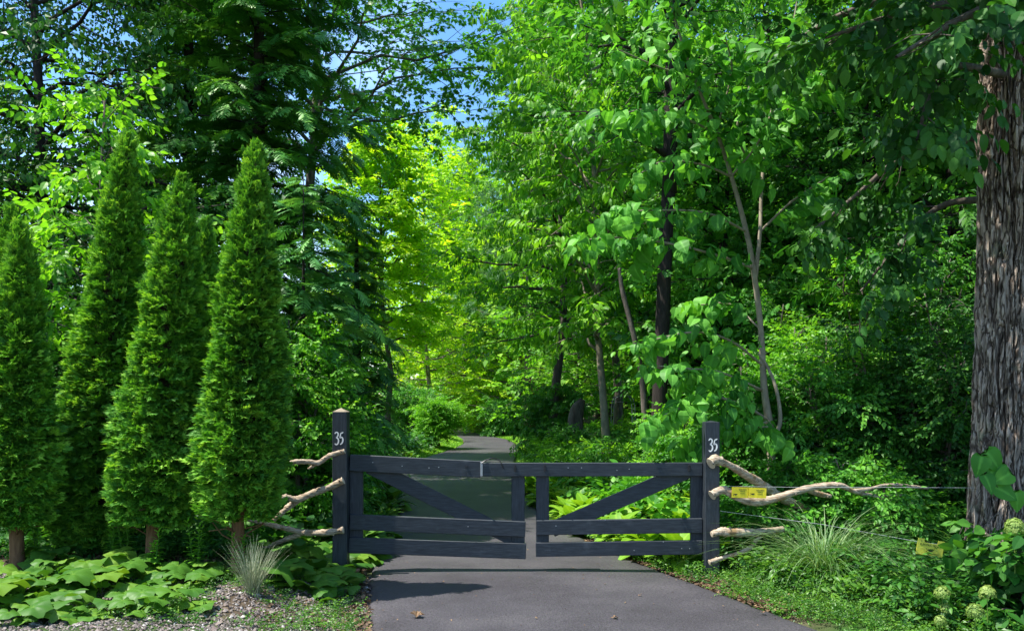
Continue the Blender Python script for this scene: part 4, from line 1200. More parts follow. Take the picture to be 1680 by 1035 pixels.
# shaggy old tree at the right edge
def big_trunk():
    ctrl = [(1644, 980, 66, 7.4), (1640, 925, 52, 7.4), (1638, 880, 46, 7.4), (1639, 800, 42.5, 7.4), (1643, 680, 40.5, 7.4), (1647, 540, 40, 7.4), (1651, 400, 40, 7.4), (1652, 250, 41, 7.4), (1657, 100, 41, 7.4), (1661, -60, 40, 7.4), (1670, -400, 38, 7.4), (1686, -900, 28, 7.4), (1700, -1300, 16, 7.4)]
    p0 = P(1644, 980, 7.4)
    root = empty('old_maple', tuple(p0)); tag(root, 'massive shaggy barked old tree at the right edge of the photo', 'tree')
    c = [[*(P(a, b, y) - p0), w / F * y] for a, b, w, y in ctrl]
    cc = smooth_path(c, 620); n = 200
    ang = np.arange(n) / n * 2 * np.pi
    V = np.zeros((len(cc), n, 3))
    for i, (x, y, z, r) in enumerate(cc):
        if z < 5.2:
            d = np.empty(n)
            for j, a in enumerate(ang):
                ca, sa = math.cos(a), math.sin(a)
                w = mnoise.noise(Vector((ca * 1.5, sa * 1.5, z * 1.3))) * .45
                v1 = mnoise.noise(Vector((ca * 3.9 + w, sa * 3.9 + w, z * 1.15)))
                v2 = mnoise.noise(Vector((ca * 9 + w * 3, sa * 9, z * 3.2 + 7)))
                v3 = mnoise.noise(Vector((ca * 20, sa * 20, z * 5)))
                rid = 1 - abs(v1) * 2.4
                plate = (v2 > .05) * .25
                crk = math.exp(-(v1 / .07) ** 2) + .55 * math.exp(-(v2 / .06) ** 2)
                d[j] = -.065 * crk + .030 * v2 + .014 * v3 + .014 * plate + .02 * w
        else: d = np.zeros(n)
        V[i, :, 0] = x + np.cos(ang) * (r + d); V[i, :, 1] = y + np.sin(ang) * (r + d); V[i, :, 2] = z
    g = Geo(); g.add(V.reshape(-1, 3), grid_tris(len(cc), n, True)); g.obj('trunk', M_SHAG, root)
    return root, cc, p0
broot, bc, bp0 = big_trunk()
lg = Geo(); rng = np.random.default_rng(17)
pos, fwd = [], []
def limb(pts, leafstart=.25, dens=7, spread=.42):
    s = smooth_path([[p[0] - bp0[0], p[1] - bp0[1], p[2] - bp0[2], p[3]] for p in pts], 24)
    tube(lg, s[:, :3], s[:, 3], 7, False)
    a = s[:, :3]; k = len(a); ln = np.sum(np.linalg.norm(np.diff(a, axis=0), axis=1)); m = int(ln * dens)
    for j in range(m):
        u = leafstart + (1 - leafstart) * j / m; i = min(int(u * (k - 1)), k - 2)
        t = norm(a[i + 1] - a[i]); sd = np.cross(t, [0, 0, 1.]); q = rng.choice([-1, 1])
        l = rng.uniform(.3, 1.0) * spread * 1.6
        e = a[i] + (t * rng.uniform(.1, .9) + sd * q + np.array([0, 0, rng.uniform(-.5, .3)])) * l
        tube(lg, [a[i], (a[i] + e) / 2 + rng.normal(0, .03, 3), e], [.008, .005, .002], 3, False)
        for w in (.35, .6, .8, 1.0):
            pos.append(a[i] + (e - a[i]) * w + rng.normal(0, .05, 3)); fwd.append((e - a[i]) / l + rng.normal(0, .5, 3) + np.array([0, 0, -.25]))
tx = PX(1660, 7.4)
# low boughs showing at the top right, then unseen crown above, spread for shade
limb([(tx, 7.2, 5.2, .07), (4.0, 6.9, 5.1, .05), (3.3, 6.7, 4.9, .03), (2.6, 6.6, 4.65, .012)], .3)
limb([(tx, 7.1, 5.0, .06), (4.2, 6.4, 4.9, .045), (3.4, 5.9, 4.5, .03), (2.7, 5.6, 4.05, .012)], .25)
limb([(tx, 7.6, 5.8, .08), (3.9, 7.9, 5.7, .05), (3.2, 8.1, 5.5, .03), (2.6, 8.2, 5.1, .012)], .3)
limb([(tx - .2, 7.2, 4.6, .04), (3.7, 6.8, 4.5, .03), (3.4, 6.5, 4.1, .02), (3.2, 6.3, 3.7, .01)], .25, dens=7, spread=.35)
limb([(tx, 7.7, 4.2, .05), (4.1, 8.2, 4.2, .035), (3.6, 8.4, 3.8, .02), (3.0, 8.4, 3.3, .01)], .3)
limb([(tx, 7.7, 3.6, .04), (4.3, 8.0, 3.6, .03), (3.9, 8.1, 3.2, .02), (3.5, 8.0, 2.75, .01)], .35)
limb([(tx, 7.0, 6.8, .08), (3.6, 6.2, 6.1, .05), (2.3, 5.6, 5.9, .03), (1.1, 5.2, 5.7, .012)], .2, dens=16, spread=.8)  # unseen leafy limbs from here on, added to shade the lower right corner
limb([(tx, 7.0, 6.4, .08), (3.4, 7.0, 6.3, .05), (2.4, 6.6, 6.1, .03), (1.5, 6.4, 5.9, .012)], .2, dens=16, spread=.7)
limb([(tx, 6.8, 6.0, .08), (4.0, 5.4, 6.0, .05), (2.9, 4.8, 5.8, .03), (1.5, 4.5, 5.6, .012)], .2, dens=16, spread=.8)
for i in range(24):
    a = rng.uniform(0, 6.28); z0 = rng.uniform(6.5, 13); l = rng.uniform(2.0, 4.2) * (1 - (z0 - 9) ** 2 / 40)
    if math.cos(a) < .2 and math.sin(a) > -.5: l *= .5
    d = np.array([math.cos(a), math.sin(a)])
    limb([(tx, 7.4, z0, .09), (tx + d[0] * l * .4, 7.4 + d[1] * l * .4, z0 + .5, .06), (tx + d[0] * l * .8, 7.4 + d[1] * l * .8, z0 + .5, .03), (tx + d[0] * l, 7.4 + d[1] * l, z0 + .2, .012)], .2, dens=7, spread=.8)
lg.obj('limbs', M_BARK, broot, smooth=True)
pos, fwd = np.array(pos), np.array(fwd)
c = Geo(); place_sprays(c, S_BIGD, pos, fwd, np.array([0, 0, 1.]) + rng.normal(0, .35, pos.shape), rng.uniform(.75, 1.1, len(pos)), rng); c.obj('crown', M_DARK, broot)

# woods on the right: understory trees and shrubs
UG = 'understory trees of the right hand woods'
ut = []
specs = [  # px, Y, H, Rad, mat, spray, label
    (1190, 13.5, 6.2, 1.7, M_MID, S_MIDO, 'mid green tree between the black trunk and the pale stemmed sapling'),
    (1330, 13.0, 7.6, 2.0, M_MID, S_MID, 'leafy tree directly right of the sapling fork, with the brightest patch of small leaves'),
    (1440, 12.0, 6.8, 1.9, M_MID, S_MIDO, 'leafy tree above the far end of the wavy driftwood'),
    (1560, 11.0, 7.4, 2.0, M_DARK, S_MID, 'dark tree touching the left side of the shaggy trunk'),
    (1270, 17.5, 12.0, 2.8, M_MID, S_MID, 'taller dark tree behind the sapling reaching the top of the photo'),
    (1420, 17.0, 13.0, 3.0, M_MID, S_MIDO, 'tall dark tree in the middle of the right hand woods'),
    (1590, 15.5, 12.0, 3.0, M_MID, S_MID, 'tall tree seen just left of the upper shaggy trunk'),
    (1150, 19.5, 14.0, 2.8, M_MID, S_MIDO, 'tall tree behind and right of the black trunk'),
    (1720, 12.0, 8.0, 2.4, M_DARK, S_MID, 'dark tree right of the shaggy trunk at the edge'),
    (1060, 19.0, 9.0, 2.2, M_MID, S_MIDO, 'mid green tree behind and left of the black trunk')]
for i, (px, Y, H, Rd, mt, sp, lb) in enumerate(specs):
    broadleaf('woodland_tree', lb, 'tree', G3(px, Y), mt, M_BARKD, sp, 80 + i, group=UG, H=H, Rad=Rd, base=.36 if px == 1060 else .10, n_limb=int(26 + H * 2.4), tr=.05 + .006 * H, sub=7, per=6, up=(50, 12), droop=.15)
SG = 'shrubs at the foot of the right hand woods'
sspecs = [
    (1215, 9.9, 1.9, .8, M_MID, 'leafy shrub filling the gap behind the right post'),
    (1300, 9.6, 2.3, .95, M_BRIGHT, 'sunny shrub right of the sapling stem, above the driftwood fork'),
    (1370, 9.3, 1.9, .9, M_MID, 'shrub behind the wavy part of the long driftwood'),
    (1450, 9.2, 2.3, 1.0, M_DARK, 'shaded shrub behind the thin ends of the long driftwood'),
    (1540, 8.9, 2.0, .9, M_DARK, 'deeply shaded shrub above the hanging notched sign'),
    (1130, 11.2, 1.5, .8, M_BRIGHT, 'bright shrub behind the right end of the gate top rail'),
    (1380, 10.8, 3.2, 1.2, M_BRIGHT, 'yellowish dappled shrub in the middle of the right hand woods'),
    (1490, 10.4, 3.4, 1.2, M_MID, 'tall shrub between the wavy driftwood and the shaggy trunk'),
    (1265, 11.2, 3.2, 1.1, M_MID, 'tall shrub directly behind the sapling stem'),
    (1330, 8.4, .95, .5, M_MID, 'low bushy vine climbing over the wavy driftwood'),
    (1410, 8.2, .85, .5, M_MID, 'low leafy bush under the middle of the long driftwood'),
    (1600, 9.3, 2.6, 1.0, M_DARK, 'dark shrub touching the left foot of the shaggy trunk'),
    (1230, 8.3, .6, .4, M_MID, 'low bush right behind the foot of the right post')]
for i, (px, Y, H, Rd, mt, lb) in enumerate(sspecs):
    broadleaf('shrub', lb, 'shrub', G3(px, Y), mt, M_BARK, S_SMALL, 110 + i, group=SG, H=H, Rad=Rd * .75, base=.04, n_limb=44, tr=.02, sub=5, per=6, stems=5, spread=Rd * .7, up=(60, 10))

# bushes along the driveway behind the gate
broadleaf('rounded_shrub', 'rounded light shrub with brown stems on the lawn left of the far driveway', 'shrub', G3(716, 29.5), M_BRIGHT, M_BARKR, sprays(LEAF_S, 12, .4, .10), 131, H=1.9, Rad=.75, base=.25, n_limb=60, tr=.03, sub=5, per=5, stems=7, spread=.5, up=(60, 20), sc=(.8, 1.1))
broadleaf('shrub', 'bright yellow green bush at the bend of the far driveway', 'shrub', G3(790, 48), M_YELLOW, M_BARK, S_FAR, 132, H=3.0, Rad=1.3, base=.03, n_limb=60, tr=.03, sub=5, per=5, stems=6, spread=1.3)
broadleaf('shrub', 'dark tidy bush right of the far bend', 'shrub', G3(826, 42), M_MID, M_BARK, S_FAR, 133, H=2.1, Rad=.9, base=.03, n_limb=60, tr=.03, sub=5, per=5, stems=6, spread=1.0)
broadleaf('shrub', 'large arching shrub overhanging the right edge of the far driveway', 'shrub', G3(893, 21.5), M_MID, M_BARKR, S_LONG, 134, H=2.3, Rad=.8, base=.1, n_limb=60, tr=.03, sub=5, per=5, stems=6, spread=.9, droop=.3, sc=(.5, .8))
broadleaf('shrub', 'wild leafy shrub right of the arching one', 'shrub', G3(975, 17), M_MID, M_BARK, S_MID, 135, H=.95, Rad=.6, base=.05, n_limb=50, tr=.02, sub=5, per=5, stems=6, spread=.8, sc=(.6, .9))
broadleaf('shrub', 'wild shrub below the metal arch', 'shrub', G3(1035, 15), M_MID, M_BARK, S_SMALL, 136, H=.75, Rad=.5, base=.05, n_limb=50, tr=.02, sub=5, per=6, stems=6, spread=.8)
broadleaf('shrub', 'low hedge like bush on the left behind the rounded shrub', 'shrub', G3(675, 36), M_MID, M_BARK, S_FAR, 138, H=2.2, Rad=1.3, base=.05, n_limb=54, tr=.03, sub=5, per=5, stems=6, spread=1.4)
broadleaf('dogwood', 'layered small tree with pale green leaves above the arching shrub', 'tree', G3(950, 27), M_BRIGHT, M_BARK, S_MAPF, 139, H=6.5, Rad=3.0, base=.15, n_limb=44, tr=.07, sub=7, per=6, up=(30, 5), droop=.05, flat=.12)
broadleaf('dogwood', 'dark layered tree deeper behind the metal arch', 'tree', G3(1030, 30), M_MID, M_BARKD, S_MAPF, 140, H=8.0, Rad=3.4, base=.2, n_limb=44, tr=.09, sub=7, per=6, up=(30, 5), droop=.05, flat=.15)

# distant woods: one mass of trees nobody could count
def woods():
    rng = np.random.default_rng(200)
    c, t = Geo(), Geo()
    spots = []
    for k in range(120):
        Y = rng.uniform(24, 85); sidex = rng.uniform(-1.05, 1.05) * (Y * .72 + 3)
        px = 840 + sidex / Y * F
        if 690 < px < 850 and Y < 62: continue
        if edge_l(Y) - (15 if Y < 70 else 2) < sidex < edge_r(Y) + 2.0: continue
        if 600 < px < 860: H = rng.uniform(.16, .20) * Y
        elif px <= 600: H = rng.uniform(10, 16)
        else: H = rng.uniform(14, 22)
        spots.append((sidex, Y, H))
    for i in range(26):   # closing row, lower behind the sky gap
        Y = 88 + rng.uniform(-4, 4); x = -75 + i * 6 + rng.uniform(-1, 1); px = 840 + x / Y * F
        spots.append((x, Y, 15 if 560 < px < 860 else 24))
    for i in range(30):   # low thicket closing the view at the bottom
        spots.append((-45 + i * 2.6 + rng.uniform(-.6, .6), 82 + rng.uniform(-3, 3), rng.uniform(7, 9.5)))
    for k in range(26):
        Y = rng.uniform(-2, 22); s_ = rng.choice([-1, 1]); x = s_ * (9 + .62 * max(Y, 0) + rng.uniform(0, 7)); spots.append((x, Y, rng.uniform(9, 13)))
    tpl = [LEAF_W, LEAF_S]
    S = [spray_tpl(LEAF_W, 6, .9, .38, i, droop=15) for i in range(3)]
    for (x, Y, H) in spots:
        z0 = float(hz(x, Y)); Rr = H * rng.uniform(.17, .24) + .8
        tube(t, [(x, Y, z0 - .3), (x + rng.normal(0, .3), Y, z0 + H * .5), (x, Y, z0 + H * .95)], [.16, .12, .03], 6)
        m = int(330 * min(2.0, H / 10))
        # clumps
        nc = 16
        ct = rng.uniform(.06, 1, nc); ca = rng.uniform(0, 6.28, nc); prof = np.sin(np.pi * np.clip(.2 + .76 * ct, 0, 1)) ** .6
        cen = np.stack([x + np.cos(ca) * Rr * prof * .75, Y + np.sin(ca) * Rr * prof * .75, z0 + ct * H], -1)
        pk = rng.integers(0, nc, m)
        d = norm(rng.normal(0, 1, (m, 3)))
        pos = cen[pk] + d * (rng.uniform(.35, 1, m) * Rr * .55)[:, None] * [1, 1, .6]
        f = d * [1, 1, .3] + rng.normal(0, .4, (m, 3))
        place_sprays(c, S, pos, f, np.array([0, 0, 1.]) + rng.normal(0, .4, (m, 3)), rng.uniform(.7, 1.2, m) * (.6 + .4 * min(1.5, Y / 40)), rng)
    root = empty('distant_woods', (0, 0, 0)); tag(root, 'mass of woodland trees far behind the driveway and the garden', 'woods', kind='stuff')
    o = t.obj('woodland_trunks', M_BARKD, root, smooth=True); o['kind'] = 'stuff'
    o = c.obj('woodland_foliage', M_WOODS, root); o['kind'] = 'stuff'
woods()

# ------------------------------------------------------------------ low plants
def rosette_arrays(tpl, n, size, seed, e0=(25, 65), stalk=0.1, rise=0.3):
    rs = random.Random(seed); parts = []
    for i in range(n):
        a = i * 2.4 + rs.uniform(-.3, .3); q = i / n
        e = R(e0[1] + (e0[0] - e0[1]) * q + rs.uniform(-10, 10))
        s = size * rs.uniform(.7, 1.15)
        M = rotm(a, e, R(rs.uniform(-15, 15))) * s
        d = np.array([-math.sin(a), math.cos(a), 0])
        off = d * stalk * rs.uniform(.4, 1) * math.cos(e) + np.array([0, 0, stalk * math.sin(e) + rise * size * (1 - q) * .3 + .03])
        parts.append((tpl, M, off, rs.uniform(-.25, .25)))
        w = .006
        st = (np.array([[-w, 0, 0], [w, 0, 0], [off[0], off[1], off[2]], [off[0], off[1], off[2] + .01]]), np.array([[0, 1, 2], [0, 2, 3]]), np.zeros(4))
        parts.append((st, np.eye(3), np.zeros(3), 0))
    V, T, U, Rr = combine(parts)
    g = Geo(); g.add(V, T, np.clip(.5 + Rr, 0, 1), U)
    return g

def clone_set(protos, spots, label, group, rng, cat, labels=None):
    """first placement uses each prototype itself, then copies"""
    used = [False] * len(protos)
    for i, (x, y, s) in enumerate(spots):
        k = i % len(protos)
        src = protos[k]
        if not used[k]: o = src; used[k] = True
        else: o = src.copy(); COL.objects.link(o)
        o.location = (x, y, float(hz(x, y)) - .005); o.rotation_euler = (rng.normal(0, .08), rng.normal(0, .08), rng.uniform(0, 6.28)); o.scale = (s, s, s)
        tag(o, labels[i] if labels else label, cat, group)
    for k in range(len(protos)):
        if not used[k]: bpy.data.objects.remove(protos[k])

rng = np.random.default_rng(55)
# hostas on the right bank behind the gate
hp = [rosette_arrays(LEAF_HOSTA, 26 + 2 * i, .22, 300 + i, e0=(12, 70), stalk=.14).obj('hosta', M_HOSTA, smooth=True) for i in range(4)]
spots = []
for k in range(1600):
    y = rng.uniform(7.9, 15.0); x = edge_r(y) + .1 + rng.uniform(0, 1) * 2.8
    if x > 2.3 + (y - 7.9) * .35: continue
    s = rng.uniform(.8, 1.25)
    if any((x - a) ** 2 + (y - b) ** 2 < (.27 * max(s, c_)) ** 2 for a, b, c_ in spots): continue
    spots.append((x, y, s))
clone_set(hp, spots, 'light green hosta in the sunny bed behind the right gate leaf', 'hostas behind the right gate leaf', rng, 'hosta')
# darker hostas behind the left gate leaf and round the lawn
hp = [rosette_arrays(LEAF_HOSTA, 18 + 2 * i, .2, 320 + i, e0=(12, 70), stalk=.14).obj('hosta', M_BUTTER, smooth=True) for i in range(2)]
spots = []
for k in range(500):
    y = rng.uniform(8.3, 23); x = edge_l(y) - .12 - rng.uniform(0, 1) * 1.0; s = rng.uniform(.8, 1.3)
    if any((x - a) ** 2 + (y - b) ** 2 < (.30 * max(s, c_)) ** 2 for a, b, c_ in spots): continue
    spots.append((x, y, s))
clone_set(hp, spots, 'dark green hosta in the shade at the left edge of the driveway behind the gate', 'hostas in shade left of the driveway', rng, 'hosta')

# round leaved butterbur in the front bed
def round_leaf(seed, n=22):
    rs = random.Random(seed); V = [[0, 0, -.02]]; U = [0]
    rings = 3
    for r_ in range(1, rings + 1):
        for i in range(n):
            a = R(-165 + 330 * i / (n - 1)); rr = r_ / rings * .5
            k = 1 + (.07 * math.sin(a * 7 + seed) + rs.uniform(-.03, .03) if r_ == rings else 0)
            rr *= k * (1 + .12 * math.cos(a))
            z = .10 * (rr / .5) ** 2 * math.cos(2 * a + seed) + .035 * math.sin(a * 6) * (rr / .5) - .10 * (rr / .5) ** 3
            V.append([math.sin(a) * rr, math.cos(a) * rr, z]); U.append(.15 + .5 * abs(math.sin(a * 3.5)))
    T = []
    for i in range(n - 1): T.append([0, 2 + i, 1 + i])
    for r_ in range(rings - 1):
        for i in range(n - 1):
            a, b = 1 + r_ * n + i, 1 + (r_ + 1) * n + i
            T += [[a, a + 1, b + 1], [a, b + 1, b]]
    return np.array(V), np.array(T), np.array(U)
RL = [round_leaf(i) for i in range(4)]
def butterbur(seed, n, size):
    rs = random.Random(seed); parts = []
    for i in range(n):
        a = i * 2.4 + rs.uniform(-.4, .4); rad = rs.uniform(.05, .22) * size / .25 if i else 0.02; h = rs.uniform(.03, .17) * (1.2 - rad)
        s = size * rs.uniform(.65, 1.2)
        M = rotm(a + rs.uniform(-.6, .6), R(rs.uniform(-22, 10)), R(rs.uniform(-18, 18))) * s
        off = np.array([math.cos(a) * rad, math.sin(a) * rad, h])
        parts.append((RL[rs.randrange(4)], M, off, rs.uniform(-.3, .3)))
        w = .005
        parts.append((np.array([[-w, 0, -.05], [w, 0, -.05], [off[0] + w, off[1], off[2] - .01], [off[0] - w, off[1], off[2] - .01], [0, w * 1.5, -.05]]), 0, 0, 0) if False else (
            (np.array([[-w, 0, -.05], [w, 0, -.05], [off[0] + w, off[1], off[2] - .005], [off[0] - w, off[1], off[2] - .005]]), np.array([[0, 1, 2], [0, 2, 3]]), np.zeros(4)), np.eye(3), np.zeros(3), .1))
    V, T, U, Rr = combine(parts)
    g = Geo(); g.add(V, T, np.clip(.5 + Rr, 0, 1), U); return g
bp_ = [butterbur(400 + i, 6 + i, .225).obj('butterbur', M_BUTTER, smooth=True) for i in range(4)]
spots = []
for k in range(1500):
    y = rng.uniform(5.2, 6.8); x = rng.uniform(-3.9, -1.6)
    if math.sin(x * 5.2 + 1) * math.cos(y * 6.1) > .45: continue
    if y > 5.75 and x > -2.35: continue
    if x > -2.45 and rng.random() < .88: continue
    if (x - PX(416, 6.02)) ** 2 + (y - 6.02) ** 2 < .15: continue
    if y < 6.1 and PX(416, 6.02) - .25 < x < PX(416, 6.02) + .5: continue
    if y < 6.1 and rng.random() < .35: continue
    s = rng.uniform(.6, 1.05)
    if any((x - a) ** 2 + (y - b) ** 2 < (.235 * max(s, c_)) ** 2 for a, b, c_ in spots): continue
    spots.append((x, y, s))
clone_set(bp_, spots, 'round leaved butterbur growing from the gravel in front of the arborvitaes', 'butterburs in the front gravel bed', rng, 'butterbur')
bp_ = [butterbur(420 + i, 6 + i, .30).obj('butterbur', M_BUTTER, smooth=True) for i in range(3)]
spots = []
for k in range(500):
    y = rng.uniform(6.3, 9.6); x = rng.uniform(-2.4, -1.5)
    if y < 6.6 and (x < -1.95 or rng.random() < .5): continue
    if abs(x + 2.27) < .2 and y < 7.1: continue
    if (x + 1.65) ** 2 + (y - 7.6) ** 2 < .05: continue
    s = rng.uniform(.7, 1.1)
    if any((x - a) ** 2 + (y - b) ** 2 < (.26 * max(s, c_)) ** 2 for a, b, c_ in spots): continue
    spots.append((x, y, s))
clone_set(bp_, spots, 'large dark round leaved butterbur in shade around the pointed post', 'shaded butterburs round the pointed post', rng, 'butterbur')
o = butterbur(440, 2, .20).obj('butterbur', M_BUTTER, smooth=True)
x, y = PX(535, 6.3), 6.3; o.location = (x, y, float(hz(x, y))); tag(o, 'lone sunlit butterbur by the gravel edge, in front of the pointed post', 'butterbur')

# grass tufts
def tuft(n, length, spread, droop, width, seed, seg=7, lift=75):
    rs = np.random.default_rng(seed); g = Geo()
    for i in range(n):
        a = rs.uniform(0, 6.28); q = rs.uniform(0, 1) ** .7
        l = length * rs.uniform(.55, 1.1); e = R(lift - spread * q + rs.normal(0, 5))
        s = np.linspace(0, 1, seg)
        d = np.array([math.cos(a), math.sin(a)])
        h = s * l * math.cos(e) + droop * l * s ** 2.2 * .55
        z = s * l * math.sin(e) - droop * l * s ** 2.6 * rs.uniform(.5, 1.1)
        b = rs.uniform(-.04, .04, 2) * (length / .5)
        C = np.stack([b[0] + d[0] * h, b[1] + d[1] * h, z], -1)
        sd = np.array([-d[1], d[0], 0]); w = width * (1 - s ** 1.5) * .5 + .0004
        V = np.stack([C + sd * w[:, None] + (0, 0, .0), C - (0, 0, 0) - np.array([0, 0, 1.]) * w[:, None] * .6, C - sd * w[:, None]], 1).reshape(-1, 3)
        g.add(V, grid_tris(seg, 3), rs.uniform(.1, .95))
    return g
def put(o, px, Y, label, cat, group=None, dz=0, s=1, x=None):
    x = PX(px, Y) if x is None else x
    o.location = (x, Y, float(hz(x, Y)) + dz); o.scale = (s, s, s); tag(o, label, cat, group); return o
put(tuft(230, .46, 30, .14, .0042, 1, lift=89).obj('fescue_tuft', M_FESCUE), 416, 6.02, 'pale silvery tuft of upright grass in the gravel in front of the nearest arborvitae', 'grass tuft')
put(tuft(480, 1.08, 46, .62, .0065, 2, seg=10, lift=88).obj('ornamental_grass', M_BLADE), 1352, 7.15, 'tall striped arching grass beside the right driftwood branches', 'ornamental grass')
put(tuft(60, .5, 60, .5, .012, 3, lift=85).obj('grass_clump', M_WEED), 1585, 7.0, 'small green grass clump just right of the notched yellow sign', 'grass clump', dz=.25)

# lawn round the far driveway and grass verge on the right
def blades(name, label, region, n, h, mat, seed, w=.006, cat='grass'):
    rs = np.random.default_rng(seed)
    P_ = region(rs, n); m = len(P_)
    z = hz(P_[:, 0], P_[:, 1]); a = rs.uniform(0, 6.28, m); hh = h * rs.uniform(.5, 1.2, m)
    lean = rs.normal(0, .35, (m, 2)) * hh[:, None]
    base = np.stack([P_[:, 0], P_[:, 1], z - .005], -1)
    sd = np.stack([np.cos(a), np.sin(a), 0 * a], -1) * w
    tip = base + np.stack([lean[:, 0], lean[:, 1], hh], -1)
    mid = base + np.stack([lean[:, 0] * .35, lean[:, 1] * .35, hh * .6], -1)
    V = np.stack([base - sd, base + sd, mid + sd * .8, mid - sd * .8, tip], 1).reshape(-1, 3)
    T = (np.array([[0, 1, 2], [0, 2, 3], [3, 2, 4]])[None] + (np.arange(m) * 5)[:, None, None]).reshape(-1, 3)
    g = Geo(); g.add(V, T, np.repeat(np.clip(rs.normal(.5, .25, m), 0, 1), 5))
    o = g.obj(name, mat); tag(o, label, cat, kind='stuff'); return o
def reg_lawn(rs, n):
    y = rs.uniform(20, 50, n); x = edge_l(y) - .06 - rs.uniform(0, 1, n) ** 1.3 * 4.5
    return np.stack([x, y], -1)
blades('lawn_grass', 'sunny mown grass on the left of the far driveway', reg_lawn, 60000, .07, M_GRASS, 5, w=.018)
def reg_lawn_r(rs, n):
    y = rs.uniform(15, 50, n); x = edge_r(y) + .04 + rs.uniform(0, 1, n) ** 1.5 * 1.6
    return np.stack([x, y], -1)
blades('verge_grass', 'thin grass verge on the right of the far driveway', reg_lawn_r, 26000, .08, M_GRASS, 6, w=.014)

# weeds / ground cover
def cover(name, label, pts, tpls, mat, seed, size, hgt=(.02, .14), cat='weeds'):
    rs = np.random.default_rng(seed); m = len(pts)
    z = hz(pts[:, 0], pts[:, 1]) + rs.uniform(hgt[0], hgt[1], m)
    pos = np.stack([pts[:, 0], pts[:, 1], z], -1)
    a = rs.uniform(0, 6.28, m)
    f = np.stack([np.cos(a), np.sin(a), rs.normal(.35, .45, m)], -1)
    g = Geo(); place_sprays(g, tpls, pos, f, np.array([0, 0, 1.]) + rs.normal(0, .35, (m, 3)), rs.uniform(size[0], size[1], m), rs, .28)
    o = g.obj(name, mat); tag(o, label, cat, kind='stuff'); return o
def patch(n, y0, y1, fx, seed, mask=None):
    rs = np.random.default_rng(seed); y = rs.uniform(y0, y1, n); a, b = fx(y)
    x = a + (b - a) * rs.uniform(0, 1, n)
    p = np.stack([x, y], -1)
    if mask is not None: p = p[mask(p, rs)]
    return p
S_W1 = sprays(LEAF_W, 7, .16, .05); S_W2 = sprays(LEAF_W, 9, .12, .022); S_W3 = sprays(LEAF_L, 7, .2, .085)
def clumpmask(p, rs, f=2.2, th=-.25):
    v = np.sin(p[:, 0] * f * 1.7 + 1.3 * np.sin(p[:, 1] * f)) * np.cos(p[:, 1] * f * 1.3 + np.sin(p[:, 0] * f * 2.1))
    return v + rs.normal(0, .25, len(v)) > th
cover('weeds', 'leafy weeds covering the bank right of the driveway', patch(9000, 5.0, 9.6, lambda y: (edge_r(y) + .10 + .05 * np.sin(7 * y), edge_r(y) + 3.6), 1, lambda p, rs: ((p[:, 0] > 2.5) | (p[:, 1] < 6.9) | (p[:, 1] > 8.0) | (rs.uniform(0, 1, len(p)) < .3)) & ((p[:, 1] > 7.5) | (p[:, 0] > 2.1 + .5 * (7.5 - p[:, 1])))), S_W1, M_WEED, 2, (.6, 1.1), (.0, .16))
cover('wild_growth', 'tall wild leafy growth rising behind the grass and under the driftwood', patch(2300, 7.75, 9.2, lambda y: (2.15 + 0 * y, 4.6 + 0 * y), 23), S_W3, M_MID, 24, (.6, 1.2), (.05, .5))
cover('bank_growth', 'leafy knee high growth on the bank between the tall grass and the driveway', patch(1500, 6.3, 7.6, lambda y: (edge_r(y) + .55, edge_r(y) + 1.7), 33, clumpmask), S_W3, M_WEED, 34, (.45, .9), (.0, .22))
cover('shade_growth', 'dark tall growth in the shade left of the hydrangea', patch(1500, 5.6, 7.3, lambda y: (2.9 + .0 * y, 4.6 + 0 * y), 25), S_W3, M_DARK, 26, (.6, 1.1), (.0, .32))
cover('creeping_weeds', 'fine small leaved weeds along the right edge of the asphalt', patch(9000, 4.6, 9.2, lambda y: (edge_r(y) + .03 + .03 * np.sin(11 * y), edge_r(y) + 1.3), 3, clumpmask), S_W2, M_WEED, 4, (.6, 1.3), (.0, .07))
cover('woodland_ground_cover', 'dark ground plants on the woodland floor right of the driveway', patch(14000, 8.5, 30, lambda y: (edge_r(y) + .5, edge_r(y) + 14 + 0 * y), 5), sprays(LEAF_O, 7, .3, .11), M_MID, 6, (.8, 1.6), (.0, .45))
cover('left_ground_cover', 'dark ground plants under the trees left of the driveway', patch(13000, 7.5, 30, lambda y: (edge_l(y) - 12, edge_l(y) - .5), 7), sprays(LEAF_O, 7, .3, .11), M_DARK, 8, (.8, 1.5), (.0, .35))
cover('hosta_bed_weeds', 'leafy tall weeds behind the hostas and below the metal arch', patch(5500, 13.5, 26, lambda y: (edge_r(y) + .5, edge_r(y) + 4.2), 9), S_W3, M_BRIGHT, 10, (.8, 1.6), (.05, .75))
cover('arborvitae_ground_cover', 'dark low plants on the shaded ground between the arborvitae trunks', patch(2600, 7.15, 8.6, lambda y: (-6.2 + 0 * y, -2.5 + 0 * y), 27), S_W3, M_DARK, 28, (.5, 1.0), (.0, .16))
cover('lawn_edge_plants', 'low dark green ground cover bordering the far lawn', patch(3500, 18.5, 24.5, lambda y: (edge_l(y) - 2.4, edge_l(y) - .15), 11), S_W3, M_MID, 12, (.6, 1.2), (.0, .22))
cover('bed_weeds', 'small weeds between the stones of the front gravel bed', patch(5200, 5.2, 6.9, lambda y: (edge_l(y) - 3.6, edge_l(y) - .10), 13, lambda p, rs: clumpmask(p, rs, 3, .05)), S_W2, M_WEED, 14, (.5, 1.2), (.0, .05))

